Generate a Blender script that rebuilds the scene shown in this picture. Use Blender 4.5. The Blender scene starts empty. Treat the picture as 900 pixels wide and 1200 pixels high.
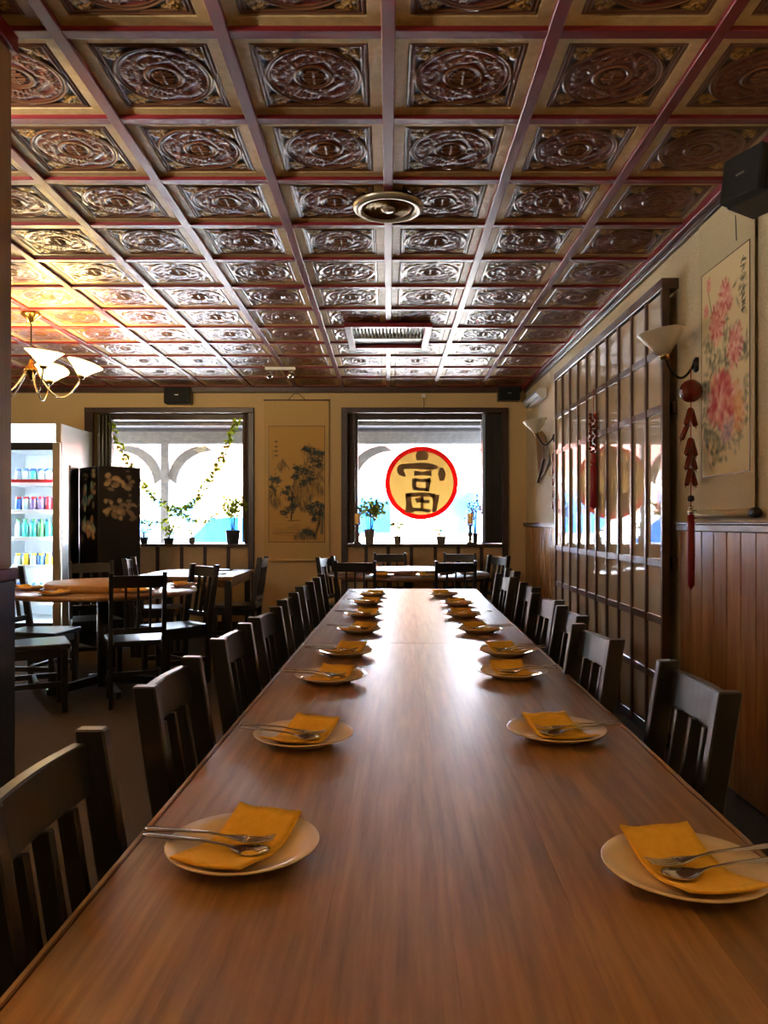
import bpy, bmesh, math, random
import numpy as np
from mathutils import Vector, Matrix
R = random.Random(7)
SC = bpy.context.scene
COL = SC.collection
PI = math.pi

# ------------------------------------------------------------------ camera, world, sun, exposure
F, CX, CY, CAMZ = 900.0, 455.0, 613.0, 1.24
cam = bpy.data.cameras.new('camera'); camo = bpy.data.objects.new('camera', cam); COL.objects.link(camo)
camo.location = (0, 0, CAMZ); camo.rotation_euler = (PI/2, 0, 0)
cam.sensor_fit = 'VERTICAL'; cam.sensor_height = 36.0; cam.lens = 36.0*F/1200.0
cam.shift_x = -(CX-450)/1200.0; cam.shift_y = (CY-600)/1200.0
cam.clip_start = 0.02; cam.clip_end = 300
SC.camera = camo
SC.view_settings.view_transform = 'Standard'; SC.view_settings.look = 'None'
SC.view_settings.gamma = 1.0; SC.view_settings.use_curve_mapping = False
SC.view_settings.exposure = 2.05
SC.cycles.max_bounces = 8; SC.cycles.diffuse_bounces = 5; SC.cycles.glossy_bounces = 4
SC.cycles.transparent_max_bounces = 12; SC.cycles.sample_clamp_indirect = 6.0
SC.cycles.caustics_reflective = False; SC.cycles.caustics_refractive = False

w = bpy.data.worlds.new('sky'); SC.world = w; w.use_nodes = True
nt = w.node_tree; nt.nodes.clear()
wo = nt.nodes.new('ShaderNodeOutputWorld'); bg = nt.nodes.new('ShaderNodeBackground')
sk = nt.nodes.new('ShaderNodeTexSky'); sk.sky_type = 'NISHITA'; sk.sun_disc = False
sk.sun_elevation = math.radians(48); sk.sun_rotation = math.radians(200); sk.air_density = 1.0; sk.dust_density = 2.5
hz_ = nt.nodes.new('ShaderNodeHueSaturation'); hz_.inputs['Saturation'].default_value = .45      # hazy, pale sky
nt.links.new(sk.outputs[0], hz_.inputs['Color']); nt.links.new(hz_.outputs[0], bg.inputs[0]); nt.links.new(bg.outputs[0], wo.inputs[0])
bg.inputs[1].default_value = 3.3
sun = bpy.data.lights.new('sun', 'SUN'); sun.energy = 5.0; sun.angle = 0.01; sun.color = (1, .95, .87)
suno = bpy.data.objects.new('sun', sun); COL.objects.link(suno)
suno.rotation_euler = (math.radians(40), 0, math.radians(-22)); suno.location = (0, 0, 20)
BULB_W, BULB_LEFT, FILL_BACK = 4.4, 22.0, 2.0

# ------------------------------------------------------------------ materials
def C(r, g, b):
    f = lambda c: (c/255/12.92) if c <= 10 else ((c/255+.055)/1.055)**2.4
    return (f(r), f(g), f(b), 1.0)
MATS = {}
def _new(name):
    m = bpy.data.materials.new(name); m.use_nodes = True; MATS[name] = m
    return m, m.node_tree, m.node_tree.nodes['Principled BSDF']
def mat(name, col, rough=.5, metal=0, spec=.5, coat=0, var=None, bump=None, emit=None, trans=0, ior=None, stretch=(1, 1, 1), rnd=0):
    m, t, p = _new(name)
    p.inputs['Base Color'].default_value = col; p.inputs['Roughness'].default_value = rough
    p.inputs['Metallic'].default_value = metal; p.inputs['Specular IOR Level'].default_value = spec
    p.inputs['Coat Weight'].default_value = coat; p.inputs['Coat Roughness'].default_value = .12
    if ior: p.inputs['IOR'].default_value = ior
    if trans: p.inputs['Transmission Weight'].default_value = trans
    if emit: p.inputs['Emission Color'].default_value = emit[0]; p.inputs['Emission Strength'].default_value = emit[1]
    if var or bump or rnd:
        tc = t.nodes.new('ShaderNodeTexCoord'); mp = t.nodes.new('ShaderNodeMapping'); mp.inputs['Scale'].default_value = stretch
        t.links.new(tc.outputs['Object'], mp.inputs[0])
        oi = t.nodes.new('ShaderNodeObjectInfo'); sc = t.nodes.new('ShaderNodeMath'); sc.operation = 'MULTIPLY'; sc.inputs[1].default_value = 37.0
        t.links.new(oi.outputs['Random'], sc.inputs[0]); t.links.new(sc.outputs[0], mp.inputs['Location'])
    src = None
    if var:
        n = t.nodes.new('ShaderNodeTexNoise'); n.inputs['Scale'].default_value = var[0]; n.inputs['Detail'].default_value = 5
        n.inputs['Roughness'].default_value = .6
        t.links.new(mp.outputs[0], n.inputs['Vector'])
        cr = t.nodes.new('ShaderNodeValToRGB'); cr.color_ramp.elements[0].position = .3; cr.color_ramp.elements[1].position = .7
        cr.color_ramp.elements[0].color = var[1]; cr.color_ramp.elements[1].color = col
        t.links.new(n.outputs[0], cr.inputs[0]); src = cr.outputs[0]
    if rnd:
        hs = t.nodes.new('ShaderNodeHueSaturation'); mr = t.nodes.new('ShaderNodeMapRange')
        mr.inputs['To Min'].default_value = 1-rnd; mr.inputs['To Max'].default_value = 1+rnd
        t.links.new(oi.outputs['Random'], mr.inputs[0]); t.links.new(mr.outputs[0], hs.inputs['Value'])
        if src: t.links.new(src, hs.inputs['Color'])
        else: hs.inputs['Color'].default_value = col
        src = hs.outputs[0]
    if src: t.links.new(src, p.inputs['Base Color'])
    if bump:
        n2 = t.nodes.new('ShaderNodeTexNoise'); n2.inputs['Scale'].default_value = bump[0]; n2.inputs['Detail'].default_value = 4
        t.links.new(mp.outputs[0], n2.inputs['Vector'])
        b = t.nodes.new('ShaderNodeBump'); b.inputs['Strength'].default_value = bump[1]; b.inputs['Distance'].default_value = bump[2] if len(bump) > 2 else .002
        t.links.new(n2.outputs[0], b.inputs['Height']); t.links.new(b.outputs[0], p.inputs['Normal'])
    return m
def vmat(name, rough=.5, coat=0, spec=.5, rnd=0, metal=0):            # colour from the mesh's own colour attribute
    m, t, p = _new(name)
    a = t.nodes.new('ShaderNodeVertexColor'); a.layer_name = 'Col'
    src = a.outputs[0]
    if rnd:
        oi = t.nodes.new('ShaderNodeObjectInfo'); hs = t.nodes.new('ShaderNodeHueSaturation'); mr = t.nodes.new('ShaderNodeMapRange')
        mr.inputs['To Min'].default_value = 1-rnd; mr.inputs['To Max'].default_value = 1+rnd
        t.links.new(oi.outputs['Random'], mr.inputs[0]); t.links.new(mr.outputs[0], hs.inputs['Value']); t.links.new(src, hs.inputs['Color'])
        src = hs.outputs[0]
    t.links.new(src, p.inputs['Base Color'])
    p.inputs['Roughness'].default_value = rough; p.inputs['Coat Weight'].default_value = coat; p.inputs['Specular IOR Level'].default_value = spec
    p.inputs['Metallic'].default_value = metal
    return m
def mat_wood(name, c1, c2, c3, scale, rough, coat=0, stretch=(14, 1, 14), rnd=.1, bump=.15, spec=.5):
    m = mat(name, c1, rough, coat=coat, spec=spec, var=(scale, c2), bump=(scale*3, bump, .001), stretch=stretch, rnd=rnd)
    return m
def glass_thin(name, tint=(1, 1, 1, 1)):
    m, t, p = _new(name); t.nodes.remove(p)
    o = t.nodes['Material Output']; tr = t.nodes.new('ShaderNodeBsdfTransparent'); gl = t.nodes.new('ShaderNodeBsdfGlossy'); gl.inputs['Roughness'].default_value = .02
    tr.inputs[0].default_value = tint
    fr = t.nodes.new('ShaderNodeFresnel'); fr.inputs[0].default_value = 1.45; mx = t.nodes.new('ShaderNodeMixShader')
    t.links.new(fr.outputs[0], mx.inputs[0]); t.links.new(tr.outputs[0], mx.inputs[1]); t.links.new(gl.outputs[0], mx.inputs[2]); t.links.new(mx.outputs[0], o.inputs[0])
    return m
def translucent(name, col, k=.6, rough=.5):
    m, t, p = _new(name)
    o = t.nodes['Material Output']; tl = t.nodes.new('ShaderNodeBsdfTranslucent'); tl.inputs[0].default_value = col
    p.inputs['Base Color'].default_value = col; p.inputs['Roughness'].default_value = rough
    mx = t.nodes.new('ShaderNodeMixShader'); mx.inputs[0].default_value = k
    t.links.new(p.outputs[0], mx.inputs[1]); t.links.new(tl.outputs[0], mx.inputs[2]); t.links.new(mx.outputs[0], o.inputs[0])
    return m

M = {}
M['wall'] = mat('wallpaper', C(216, 188, 136), .8, var=(60, C(202, 174, 122)), bump=(220, .25, .002))
M['wall_r'] = mat('speckled_wallpaper', C(218, 204, 172), .8, var=(140, C(182, 166, 134)), bump=(260, .35, .002))
M['carpet'] = mat('carpet', C(98, 90, 78), .95, spec=.1, var=(260, C(56, 51, 44)), bump=(420, .6, .004))
M['ceil'] = mat('ceiling_backing', C(150, 120, 80), .6)
M['roofing'] = mat('roofing', C(90, 88, 86), .8)
M['batten'] = mat('maroon_lacquer', C(110, 28, 34), .38, spec=.33, rnd=.08)
M['tile'] = vmat('embossed_tile', .3, coat=0, spec=.32, rnd=.12)
M['tile_frame'] = mat('gold_paint', C(214, 184, 132), .42, spec=.22, var=(30, C(190, 160, 110)), rnd=.08)
M['darkwood'] = mat_wood('dark_wood', C(74, 44, 32), C(46, 27, 20), 0, 3, .4, coat=.1)
M['frame'] = mat_wood('window_frame_wood', C(66, 42, 32), C(42, 26, 20), 0, 3, .4)
M['plank'] = mat_wood('varnished_plank', C(186, 132, 72), C(144, 96, 50), 0, 2.5, .26, coat=.4, stretch=(9, 9, .8), rnd=.16)
M['cap'] = mat_wood('worn_cap', C(96, 80, 68), C(58, 44, 36), 0, 5, .35, coat=.2, stretch=(8, 1, 8))
M['shoji'] = mat_wood('screen_bar', C(100, 76, 64), C(76, 54, 46), 0, 4, .33, coat=.25, stretch=(5, 5, 1.5), rnd=.05)
M['pane'] = mat('screen_pane', C(196, 180, 156), .025, spec=.6, ior=1.5, var=(2, C(188, 170, 146)), rnd=.04)
M['cream'] = mat('cream_panel', C(196, 166, 118), .6, var=(20, C(184, 154, 106)))
M['tabletop'] = mat_wood('table_wood', C(164, 126, 82), C(116, 86, 52), 0, 5, .4, coat=.45, stretch=(12, .7, 12), rnd=.22, bump=.12)
M['tabletop'].node_tree.nodes['Principled BSDF'].inputs['Coat Roughness'].default_value = .27
M['tabletop'].node_tree.nodes['Principled BSDF'].inputs['Coat Roughness'].default_value = .27
M['tableedge'] = mat_wood('table_edge', C(140, 98, 62), C(104, 70, 42), 0, 4, .3, coat=.1, stretch=(9, .9, 9))
M['pale_wood'] = mat_wood('pale_wood', C(206, 166, 108), C(170, 130, 78), 0, 4, .35, stretch=(2, 12, 12))
M['lip'] = mat_wood('painted_edge_highlight', C(198, 172, 140), C(160, 132, 100), 0, 4, .2, coat=.4, stretch=(9, .9, 9))  # pale colour stands in for window light catching the table edge
M['black'] = mat_wood('black_stained_wood', C(18, 18, 18), C(12, 12, 12), 0, 6, .45, spec=.4, coat=.75, stretch=(6, 6, 1), rnd=.1, bump=.1)
M['black'].node_tree.nodes['Principled BSDF'].inputs['Coat Roughness'].default_value = .28
M['plate'] = mat('cream_china', C(232, 218, 192), .12, spec=.6, coat=.3)
M['napkin'] = mat('yellow_paper', C(246, 202, 84), .85, spec=.2, var=(90, C(236, 188, 64)), bump=(500, .3, .001))
M['napkin2'] = mat('orange_paper', C(226, 140, 84), .85, spec=.2)
M['steel'] = mat('stainless_steel', C(196, 192, 186), .16, metal=1)
M['chrome'] = mat('chrome', C(214, 212, 208), .1, metal=1)
M['brass'] = mat('brass', C(150, 120, 70), .22, metal=1)
M['iron'] = mat('dark_metal', C(46, 42, 38), .3, metal=.8)
M['shade'] = translucent('frosted_glass', C(236, 230, 214), .35, .3)
M['litshade'] = mat('lit_frosted_glass', C(250, 236, 200), .4, emit=(C(255, 222, 140), 1.3))
M['bulb'] = mat('bulb', C(255, 240, 210), .4, emit=(C(255, 226, 160), 8))
M['plastic'] = mat('black_plastic', C(22, 22, 23), .4, bump=(300, .2, .001))
M['grille'] = mat('speaker_cloth', C(14, 14, 15), .8)
M['silver'] = mat('silver_badge', C(190, 190, 186), .3, metal=.9)
M['white'] = mat('white_plastic', C(226, 226, 222), .35)
M['white_em'] = mat('lit_white_panel', C(236, 240, 244), .3, emit=(C(238, 246, 255), 1.0))
M['fr_in'] = mat('fridge_liner', C(232, 238, 242), .4)
M['led'] = mat('fridge_lamp', C(240, 250, 255), .4, emit=(C(225, 240, 255), 30))
M['fr_side'] = mat('fridge_enamel', C(214, 222, 226), .25, coat=.3)
M['alu'] = mat('aluminium', C(176, 164, 142), .32, metal=.7)
M['blue_face'] = mat('pale_blue_plastic', C(150, 172, 204), .3)
M['lacquer'] = vmat('lacquer_panel', .3, coat=.2)
M['lacq_edge'] = mat('lacquer_edge', C(16, 14, 14), .3, coat=.3)
M['paint'] = vmat('painted_silk', .85, spec=.2)
M['paper'] = mat('scroll_paper', C(206, 176, 118), .85, spec=.15, var=(40, C(196, 166, 108)), bump=(250, .2, .001), stretch=(1, 1, 3))
M['paper2'] = mat('scroll_brocade', C(206, 194, 160), .85, spec=.15, var=(120, C(182, 168, 132)), bump=(300, .3, .001), stretch=(1, 1, 2))
M['red'] = mat('red_cord', C(150, 22, 28), .55)
M['redfoil'] = mat('red_foil', C(112, 22, 18), .25, coat=.4, var=(40, C(96, 46, 22)))
M['tassel'] = mat('red_silk_tassel', C(158, 20, 32), .5, stretch=(30, 30, 1), var=(20, C(110, 8, 18)))
M['glass'] = glass_thin('window_glass', (.97, .985, .99, 1))
M['fu_gold'] = translucent('sign_gold_vinyl', C(216, 194, 140), .5)
M['fu_red'] = translucent('sign_red_vinyl', C(214, 36, 40), .55)
M['fu_ink'] = translucent('sign_dark_vinyl', C(176, 154, 128), .55)
M['curtain'] = mat('satin_curtain', C(70, 60, 52), .3, coat=.2, stretch=(8, 8, 1), var=(3, C(40, 34, 30)))
M['brocade'] = mat('brocade_panel', C(52, 42, 40), .55, var=(34, C(110, 84, 66)))
M['shutter'] = mat('black_shutter', C(30, 32, 36), .4, stretch=(6, 6, 1), var=(4, C(22, 23, 26)))
M['terracotta'] = mat('pot_clay', C(120, 108, 94), .7)
M['pot_dark'] = mat('dark_pot', C(40, 46, 54), .4)
M['soil'] = mat('soil', C(40, 30, 24), .95)
M['leaf'] = translucent('leaf_green', C(116, 128, 40), .3)
M['leaf_y'] = translucent('leaf_yellow_green', C(134, 150, 20), .32)
M['leaf_r'] = translucent('blossom_dark_red', C(96, 40, 44), .2)
M['stem'] = mat('stem', C(92, 78, 54), .8)
M['candle'] = translucent('candle_wax', C(236, 206, 140), .4)
M['wood_turn'] = mat_wood('turned_wood', C(110, 92, 78), C(80, 64, 54), 0, 6, .5)
M['ext_grey'] = mat('weathered_timber', C(84, 88, 98), .8, var=(14, C(64, 68, 78)), stretch=(1, 1, 1))
M['ext_roof'] = mat('porch_boards', C(66, 68, 76), .85, var=(18, C(44, 46, 54)))
M['ground'] = mat('pale_concrete', C(186, 180, 172), .9, var=(2, C(170, 165, 156)))
M['facade'] = mat('pale_render', C(226, 216, 200), .85, var=(1.2, C(214, 202, 186)))
M['brick'] = mat('pale_brick', C(130, 74, 52), .85, var=(5, C(160, 104, 80)))
M['rooftile'] = mat('roof_tile', C(110, 56, 42), .8, var=(6, C(90, 44, 34)))
M['carpaint'] = mat('white_car_paint', C(236, 238, 240), .2, coat=.6)
M['carglass'] = mat('blue_car_glass', C(8, 62, 120), .15, spec=.3)
M['rubber'] = mat('tyre', C(34, 34, 34), .8)
M['stone'] = mat('black_stone', C(24, 23, 22), .45, var=(9, C(40, 37, 34)), bump=(30, .5, .004))
M['postwood'] = mat_wood('post_wood', C(156, 126, 88), C(124, 96, 62), 0, 2, .5, stretch=(8, 8, .8))
M['fanstick'] = mat('fan_stick', C(150, 116, 74), .5)
M['fanpaper'] = mat('fan_paper', C(60, 52, 44), .7, var=(20, C(150, 130, 96)))
for nm, c in dict(b_blue=(60, 110, 190), b_teal=(60, 180, 170), b_yellow=(240, 205, 60), b_purple=(120, 96, 140), b_red=(196, 40, 50), b_clear=(190, 220, 235), b_green=(80, 150, 90)).items():
    M[nm] = mat('bottle_'+nm[2:], C(*c), .18, coat=.3)

# ------------------------------------------------------------------ mesh helpers
class MB:
    def __init__(s): s.v = []; s.f = []; s.sm = []
    def add(s, vs, fs, smooth=False):
        o = len(s.v); s.v += [tuple(p) for p in vs]; s.f += [tuple(i+o for i in f) for f in fs]; s.sm += [smooth]*len(fs)
        return s
    def box(s, c, d, rot=None, taper=1.0):
        x, y, z = d[0]/2, d[1]/2, d[2]/2
        vs = [Vector((a*x*(taper if k > 0 else 1), b*y*(taper if k > 0 else 1), k*z)) for k in (-1, 1) for a, b in ((-1, -1), (1, -1), (1, 1), (-1, 1))]
        if rot is not None: vs = [rot @ p for p in vs]
        vs = [p+Vector(c) for p in vs]
        return s.add(vs, [(3, 2, 1, 0), (4, 5, 6, 7), (0, 1, 5, 4), (1, 2, 6, 5), (2, 3, 7, 6), (3, 0, 4, 7)])
    def b2(s, lo, hi):
        return s.box([(a+b)/2 for a, b in zip(lo, hi)], [b-a for a, b in zip(lo, hi)])
    def bar(s, p, q, wx, wy, up=(0, 0, 1)):
        p, q = Vector(p), Vector(q); d = q-p; L = d.length; z = d.normalized(); u = Vector(up)
        if abs(z.dot(u)) > .98: u = Vector((0, 1, 0))
        x = u.cross(z).normalized(); y = z.cross(x)
        rot = Matrix((x, y, z)).transposed()
        return s.box((p+q)/2, (wx, wy, L), rot)
    def lathe(s, prof, n=24, c=(0, 0, 0), rot=None, smooth=True):
        vs = []; fs = []; m = len(prof)
        for r, z in prof:
            for k in range(n):
                a = 2*PI*k/n; p = Vector((r*math.cos(a), r*math.sin(a), z))
                if rot is not None: p = rot @ p
                vs.append(p+Vector(c))
        for i in range(m-1):
            for k in range(n):
                k2 = (k+1) % n; fs.append((i*n+k, i*n+k2, (i+1)*n+k2, (i+1)*n+k))
        if prof[0][0] > 1e-5: fs.append(tuple(reversed(range(n))))
        if prof[-1][0] > 1e-5: fs.append(tuple(range((m-1)*n, m*n)))
        return s.add(vs, fs, smooth)
    def tube(s, pts, rad, n=8, smooth=True):
        pts = [Vector(p) for p in pts]; m = len(pts); vs = []; fs = []
        rr = rad if isinstance(rad, (list, tuple)) else [rad]*m
        prev = None
        for i, p in enumerate(pts):
            t = (pts[min(i+1, m-1)]-pts[max(i-1, 0)]).normalized()
            if prev is None:
                u = Vector((0, 0, 1)) if abs(t.z) < .9 else Vector((1, 0, 0)); x = u.cross(t).normalized()
            else:
                x = (prev - t*prev.dot(t)).normalized()
            prev = x; y = t.cross(x)
            for k in range(n):
                a = 2*PI*k/n; vs.append(p+(x*math.cos(a)+y*math.sin(a))*rr[i])
        for i in range(m-1):
            for k in range(n):
                k2 = (k+1) % n; fs.append((i*n+k, i*n+k2, (i+1)*n+k2, (i+1)*n+k))
        fs.append(tuple(reversed(range(n)))); fs.append(tuple(range((m-1)*n, m*n)))
        return s.add(vs, fs, smooth)
    def prism(s, poly, axis, a, b):
        """poly: 2-D outline; extruded along axis from a to b. axis 'y': (x,z); 'x': (y,z); 'z': (x,y)"""
        def P(u, t):
            return (u[0], t, u[1]) if axis == 'y' else ((t, u[0], u[1]) if axis == 'x' else (u[0], u[1], t))
        n = len(poly); vs = [P(u, a) for u in poly]+[P(u, b) for u in poly]
        fs = [tuple(range(n)), tuple(reversed(range(n, 2*n)))]+[(i, i+n, (i+1) % n+n, (i+1) % n) for i in range(n)]
        return s.add(vs, fs)
    def leaf(s, p, d, L, W, up=(0, 0, 1)):
        p = Vector(p); d = Vector(d).normalized(); u = Vector(up)
        x = d.cross(u)
        if x.length < .05: x = Vector((1, 0, 0))
        x.normalize(); nrm = x.cross(d)
        return s.add([p, p+d*L*.45+x*W/2+nrm*W*.15, p+d*L, p+d*L*.45-x*W/2+nrm*W*.15], [(0, 1, 2), (0, 2, 3)])
    def build(s, name, m, parent=None, bevel=0, seg=1, loc=None, fix=True):
        me = bpy.data.meshes.new(name); bm = bmesh.new()
        vs = [bm.verts.new(p) for p in s.v]
        for f, sm in zip(s.f, s.sm):
            try:
                q = bm.faces.new([vs[i] for i in f]); q.smooth = sm
            except ValueError: pass
        if fix: bmesh.ops.recalc_face_normals(bm, faces=bm.faces)
        if bevel:
            es = [e for e in bm.edges if len(e.link_faces) == 2 and e.calc_face_angle(0) > .5]
            bmesh.ops.bevel(bm, geom=es, offset=bevel, segments=seg, affect='EDGES', clamp_overlap=True)
        bm.to_mesh(me); bm.free()
        return link(name, me, m, parent, loc)
def link(name, me, m, parent=None, loc=None):
    if m is not None and not me.materials: me.materials.append(M[m] if isinstance(m, str) else m)
    o = bpy.data.objects.new(name, me); COL.objects.link(o)
    if parent is not None: o.parent = parent
    if loc is not None: o.location = loc
    return o
def tag(o, label=None, cat=None, group=None, kind=None):
    if label: o['label'] = label
    if cat: o['category'] = cat
    if group: o['group'] = group
    if kind: o['kind'] = kind
    return o
def thing(name, label, cat, loc=(0, 0, 0), rz=0, group=None, kind=None):
    o = bpy.data.objects.new(name, None); COL.objects.link(o); o.empty_display_size = .1
    o.location = loc; o.rotation_euler = (0, 0, rz)
    return tag(o, label, cat, group, kind)
def copy_tree(o, parent=None):
    c = o.copy(); COL.objects.link(c)
    if parent is not None: c.parent = parent
    for ch in list(o.children): copy_tree(ch, c)
    return c
def grid_mesh(name, nu, nv, fn, color=None, smooth=True):
    """fn(U,V)->xyz arrays; U,V in 0..1 ; color (nv,nu,3) linear"""
    U, V = np.meshgrid(np.linspace(0, 1, nu), np.linspace(0, 1, nv))
    X, Y, Z = fn(U, V); co = np.stack([X, Y, Z], -1).reshape(-1, 3).astype(np.float32)
    me = bpy.data.meshes.new(name)
    i = np.arange((nu-1)*(nv-1)); r = i//(nu-1); c = i % (nu-1); a = r*nu+c
    q = np.stack([a, a+1, a+nu+1, a+nu], -1)
    me.vertices.add(len(co)); me.vertices.foreach_set('co', co.ravel())
    me.loops.add(q.size); me.loops.foreach_set('vertex_index', q.ravel().astype(np.int32))
    me.polygons.add(len(q)); me.polygons.foreach_set('loop_start', (np.arange(len(q))*4).astype(np.int32))
    me.polygons.foreach_set('use_smooth', np.full(len(q), smooth))
    if color is not None:
        at = me.color_attributes.new('Col', 'FLOAT_COLOR', 'POINT')
        rgba = np.ones((len(co), 4), np.float32); rgba[:, :3] = color.reshape(-1, 3)
        at.data.foreach_set('color', rgba.ravel())
    me.update(calc_edges=True); me.validate()
    return me
ORD = ['nearest', 'second', 'third', 'fourth', 'fifth', 'sixth', 'seventh', 'farthest']

# ------------------------------------------------------------------ the setting
YF, XR, XL, YB, ZC = 8.9, 1.6, -5.3, -4.2, 2.80
PITCH = .53; Y0 = 2.459
def structure(o): o['kind'] = 'structure'; return o
structure(MB().b2((XL-.2, YB-.2, -.2), (XR+.2, YF+.25, 0)).build('floor', 'carpet'))
W1 = (-3.43, -1.60, 1.0, 2.526); W2 = (-.49, 1.34, 1.0, 2.526)
wf = MB()
for x0, x1 in ((XL-.2, W1[0]), (W1[1], W2[0]), (W2[1], XR+.2)): wf.b2((x0, YF, 0), (x1, YF+.25, 2.85))
for q in (W1, W2):
    wf.b2((q[0], YF, 0), (q[1], YF+.25, q[2]-.03)); wf.b2((q[0], YF, q[3]), (q[1], YF+.25, 2.85))
wall_far = structure(wf.build('wall_far', 'wall'))
wall_right = structure(MB().b2((XR, YB-.2, 0), (XR+.2, YF, 2.85)).build('wall_right', 'wall_r'))
structure(MB().b2((XL-.2, YB-.2, 0), (XL, YF, 2.85)).build('wall_left', 'wall'))
structure(MB().b2((XL, YB-.2, 0), (XR, YB, 2.85)).build('wall_rear', 'wall'))
ceiling = structure(MB().b2((XL, YB, 2.832), (XR, YF, 2.86)).build('ceiling', 'ceil'))
structure(MB().b2((XL-.3, YB-.3, 2.86), (XR+.3, YF+.3, 3.05)).build('roof', 'roofing'))

# embossed ceiling tiles -------------------------------------------------
def tile_relief(n):
    t = np.linspace(-1, 1, n); X, Y = np.meshgrid(t, t); r = np.hypot(X, Y); th = np.arctan2(Y, X)
    mx = np.maximum(abs(X), abs(Y))
    g = lambda d, s: np.exp(-(d/s)**2)
    H = np.zeros_like(X)
    px = 2.2/n
    H += .9*g(mx-.965, max(.02, px))+.7*g(mx-.90, max(.02, px))
    H += .9*g(r-.86, max(.018, px))+.6*g(r-.80, max(.016, px))
    H += .9*g(r-.33, max(.018, px))+.6*g(r-.28, max(.014, px))
    rr = np.random.RandomState(5)
    ann = (r > .36) & (r < .78); cor = (r > .89) & (mx < .88)
    D = np.zeros_like(X)
    for k in range(2):                                            # two long bodies chasing round the ring
        r0 = .57+.13*np.sin(2.5*th+k*PI+.4); d = abs(r-r0)
        D = np.maximum(D, .8*np.clip(1-d/.075, 0, 1)**.6*(.6+.4*np.sin(60*th+k)*np.sin(50*r)))
    for k in range(60):                                           # scrolled clouds and plumes
        a = rr.rand()*2*PI; q = rr.uniform(.42, .74); cx, cy = q*math.cos(a), q*math.sin(a)
        d = np.hypot(X-cx, Y-cy); ph = np.arctan2(Y-cy, X-cx); s = 1 if rr.rand() > .5 else -1
        D = np.maximum(D, (.5+.5*np.cos(95*d+s*ph))*g(d, rr.uniform(.05, .08)))
    for k in range(5):
        a = 3.9+.16*k; d = abs((X*math.sin(a)-Y*math.cos(a))); al = X*math.cos(a)+Y*math.sin(a)
        D = np.maximum(D, .7*g(d, .014)*((al > .4) & (al < .76)))
    Cn = np.zeros_like(X)
    for sx in (-1, 1):
        for sy in (-1, 1):
            for k in range(26):
                cx, cy = sx*rr.uniform(.56, .86), sy*rr.uniform(.56, .86)
                d = np.hypot(X-cx, Y-cy); ph = np.arctan2(Y-cy, X-cx)
                Cn = np.maximum(Cn, (.5+.5*np.cos(110*d+ph+k))*g(d, .055))
    H += ann*D*.95+cor*Cn*.9
    S = np.zeros_like(X)                                          # the long-life character in the middle
    for zc, hw in ((-.17, .12), (-.11, .18), (-.05, .2), (.05, .2), (.11, .18), (.17, .12)):
        S = np.maximum(S, g(Y-zc, .018)*(abs(X) < hw)*(abs(X) > .028))
    S = np.maximum(S, g(X, .016)*(abs(Y) < .22))
    H += (r < .25)*S*.9
    base = np.array(C(84, 44, 34)[:3]); red = np.array(C(102, 42, 34)[:3]); gold = np.array(C(226, 172, 84)[:3]); dk = np.array(C(34, 24, 18)[:3]); br = np.array(C(144, 102, 70)[:3])
    hh = np.clip(H, 0, 1)[..., None]
    colr = base*(1-hh)+br*hh
    colr = np.where(ann[..., None], red*(1-hh)+br*hh, colr)
    colr = np.where(cor[..., None], dk*(1-hh)+gold*hh, colr)
    colr = np.where((mx > .88)[..., None], base*(1-hh)+br*hh, colr)
    edge = mx > .995
    H[edge] = .3
    return H, colr
PW = .195
def tile_mesh(n):
    H, colr = tile_relief(n)
    return grid_mesh('embossed_panel', n, n, lambda U, V: ((U*2-1)*PW, -(V*2-1)*PW, -.008*H), colr)
tm_hi, tm_lo = tile_mesh(104), tile_mesh(64)
fm = MB(); h = PITCH/2-.018; ins = PW
for a in range(4):
    rt = Matrix.Rotation(a*PI/2, 3, 'Z')
    P = [(-h, -h, -.006), (h, -h, -.006), (ins+.004, -ins-.004, -.006), (-ins-.004, -ins-.004, -.006), (ins, -ins, .002), (-ins, -ins, .002)]
    fm.add([rt @ Vector(p) for p in P], [(0, 1, 2, 3), (3, 2, 4, 5)])
frame_me = fm.build('tile_frame', 'tile_frame', fix=False)
fme = frame_me.data; bpy.data.objects.remove(frame_me)
fme.flip_normals()
tm_hi.materials.append(M['tile']); tm_lo.materials.append(M['tile'])
tm_hi.flip_normals() if tm_hi.polygons[0].normal.z > 0 else None
tm_lo.flip_normals() if tm_lo.polygons[0].normal.z > 0 else None
for j in range(-2, 12):
    for i in range(-10, 3):
        yc = Y0+(j+.5)*PITCH; xc = (i+.5)*PITCH
        f = link('ceiling_tile', fme, None, ceiling, (xc, yc, ZC+.024))
        e = link('embossed_panel', tm_hi if j < 4 else tm_lo, None, f, (0, 0, 0))
        e.rotation_euler = (0, 0, 0)
for i in range(-10, 4):
    x = i*PITCH
    MB().b2((x-.0225, YB, ZC), (x+.0225, YF-.02, 2.84)).build('batten', 'batten', ceiling, .003)
for j in range(-2, 13):
    y = Y0+j*PITCH
    if y > YF-.06: continue
    MB().b2((XL, y-.0225, ZC+.003), (XR, y+.0225, 2.84)).build('cross_batten', 'batten', ceiling, .003)
structure(MB().b2((XL, YF-.07, ZC-.055), (XR-.065, YF, ZC+.005)).build('trim_1', 'darkwood', None, .004))
structure(MB().b2((XR-.06, YB, ZC-.02), (XR, YF, ZC+.03)).build('trim_2', 'batten', None, .004))
structure(MB().b2((XR-.03, YB, ZC-.05), (XR, YF, ZC-.02)).build('trim_3', 'cap', None, .003))

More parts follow.
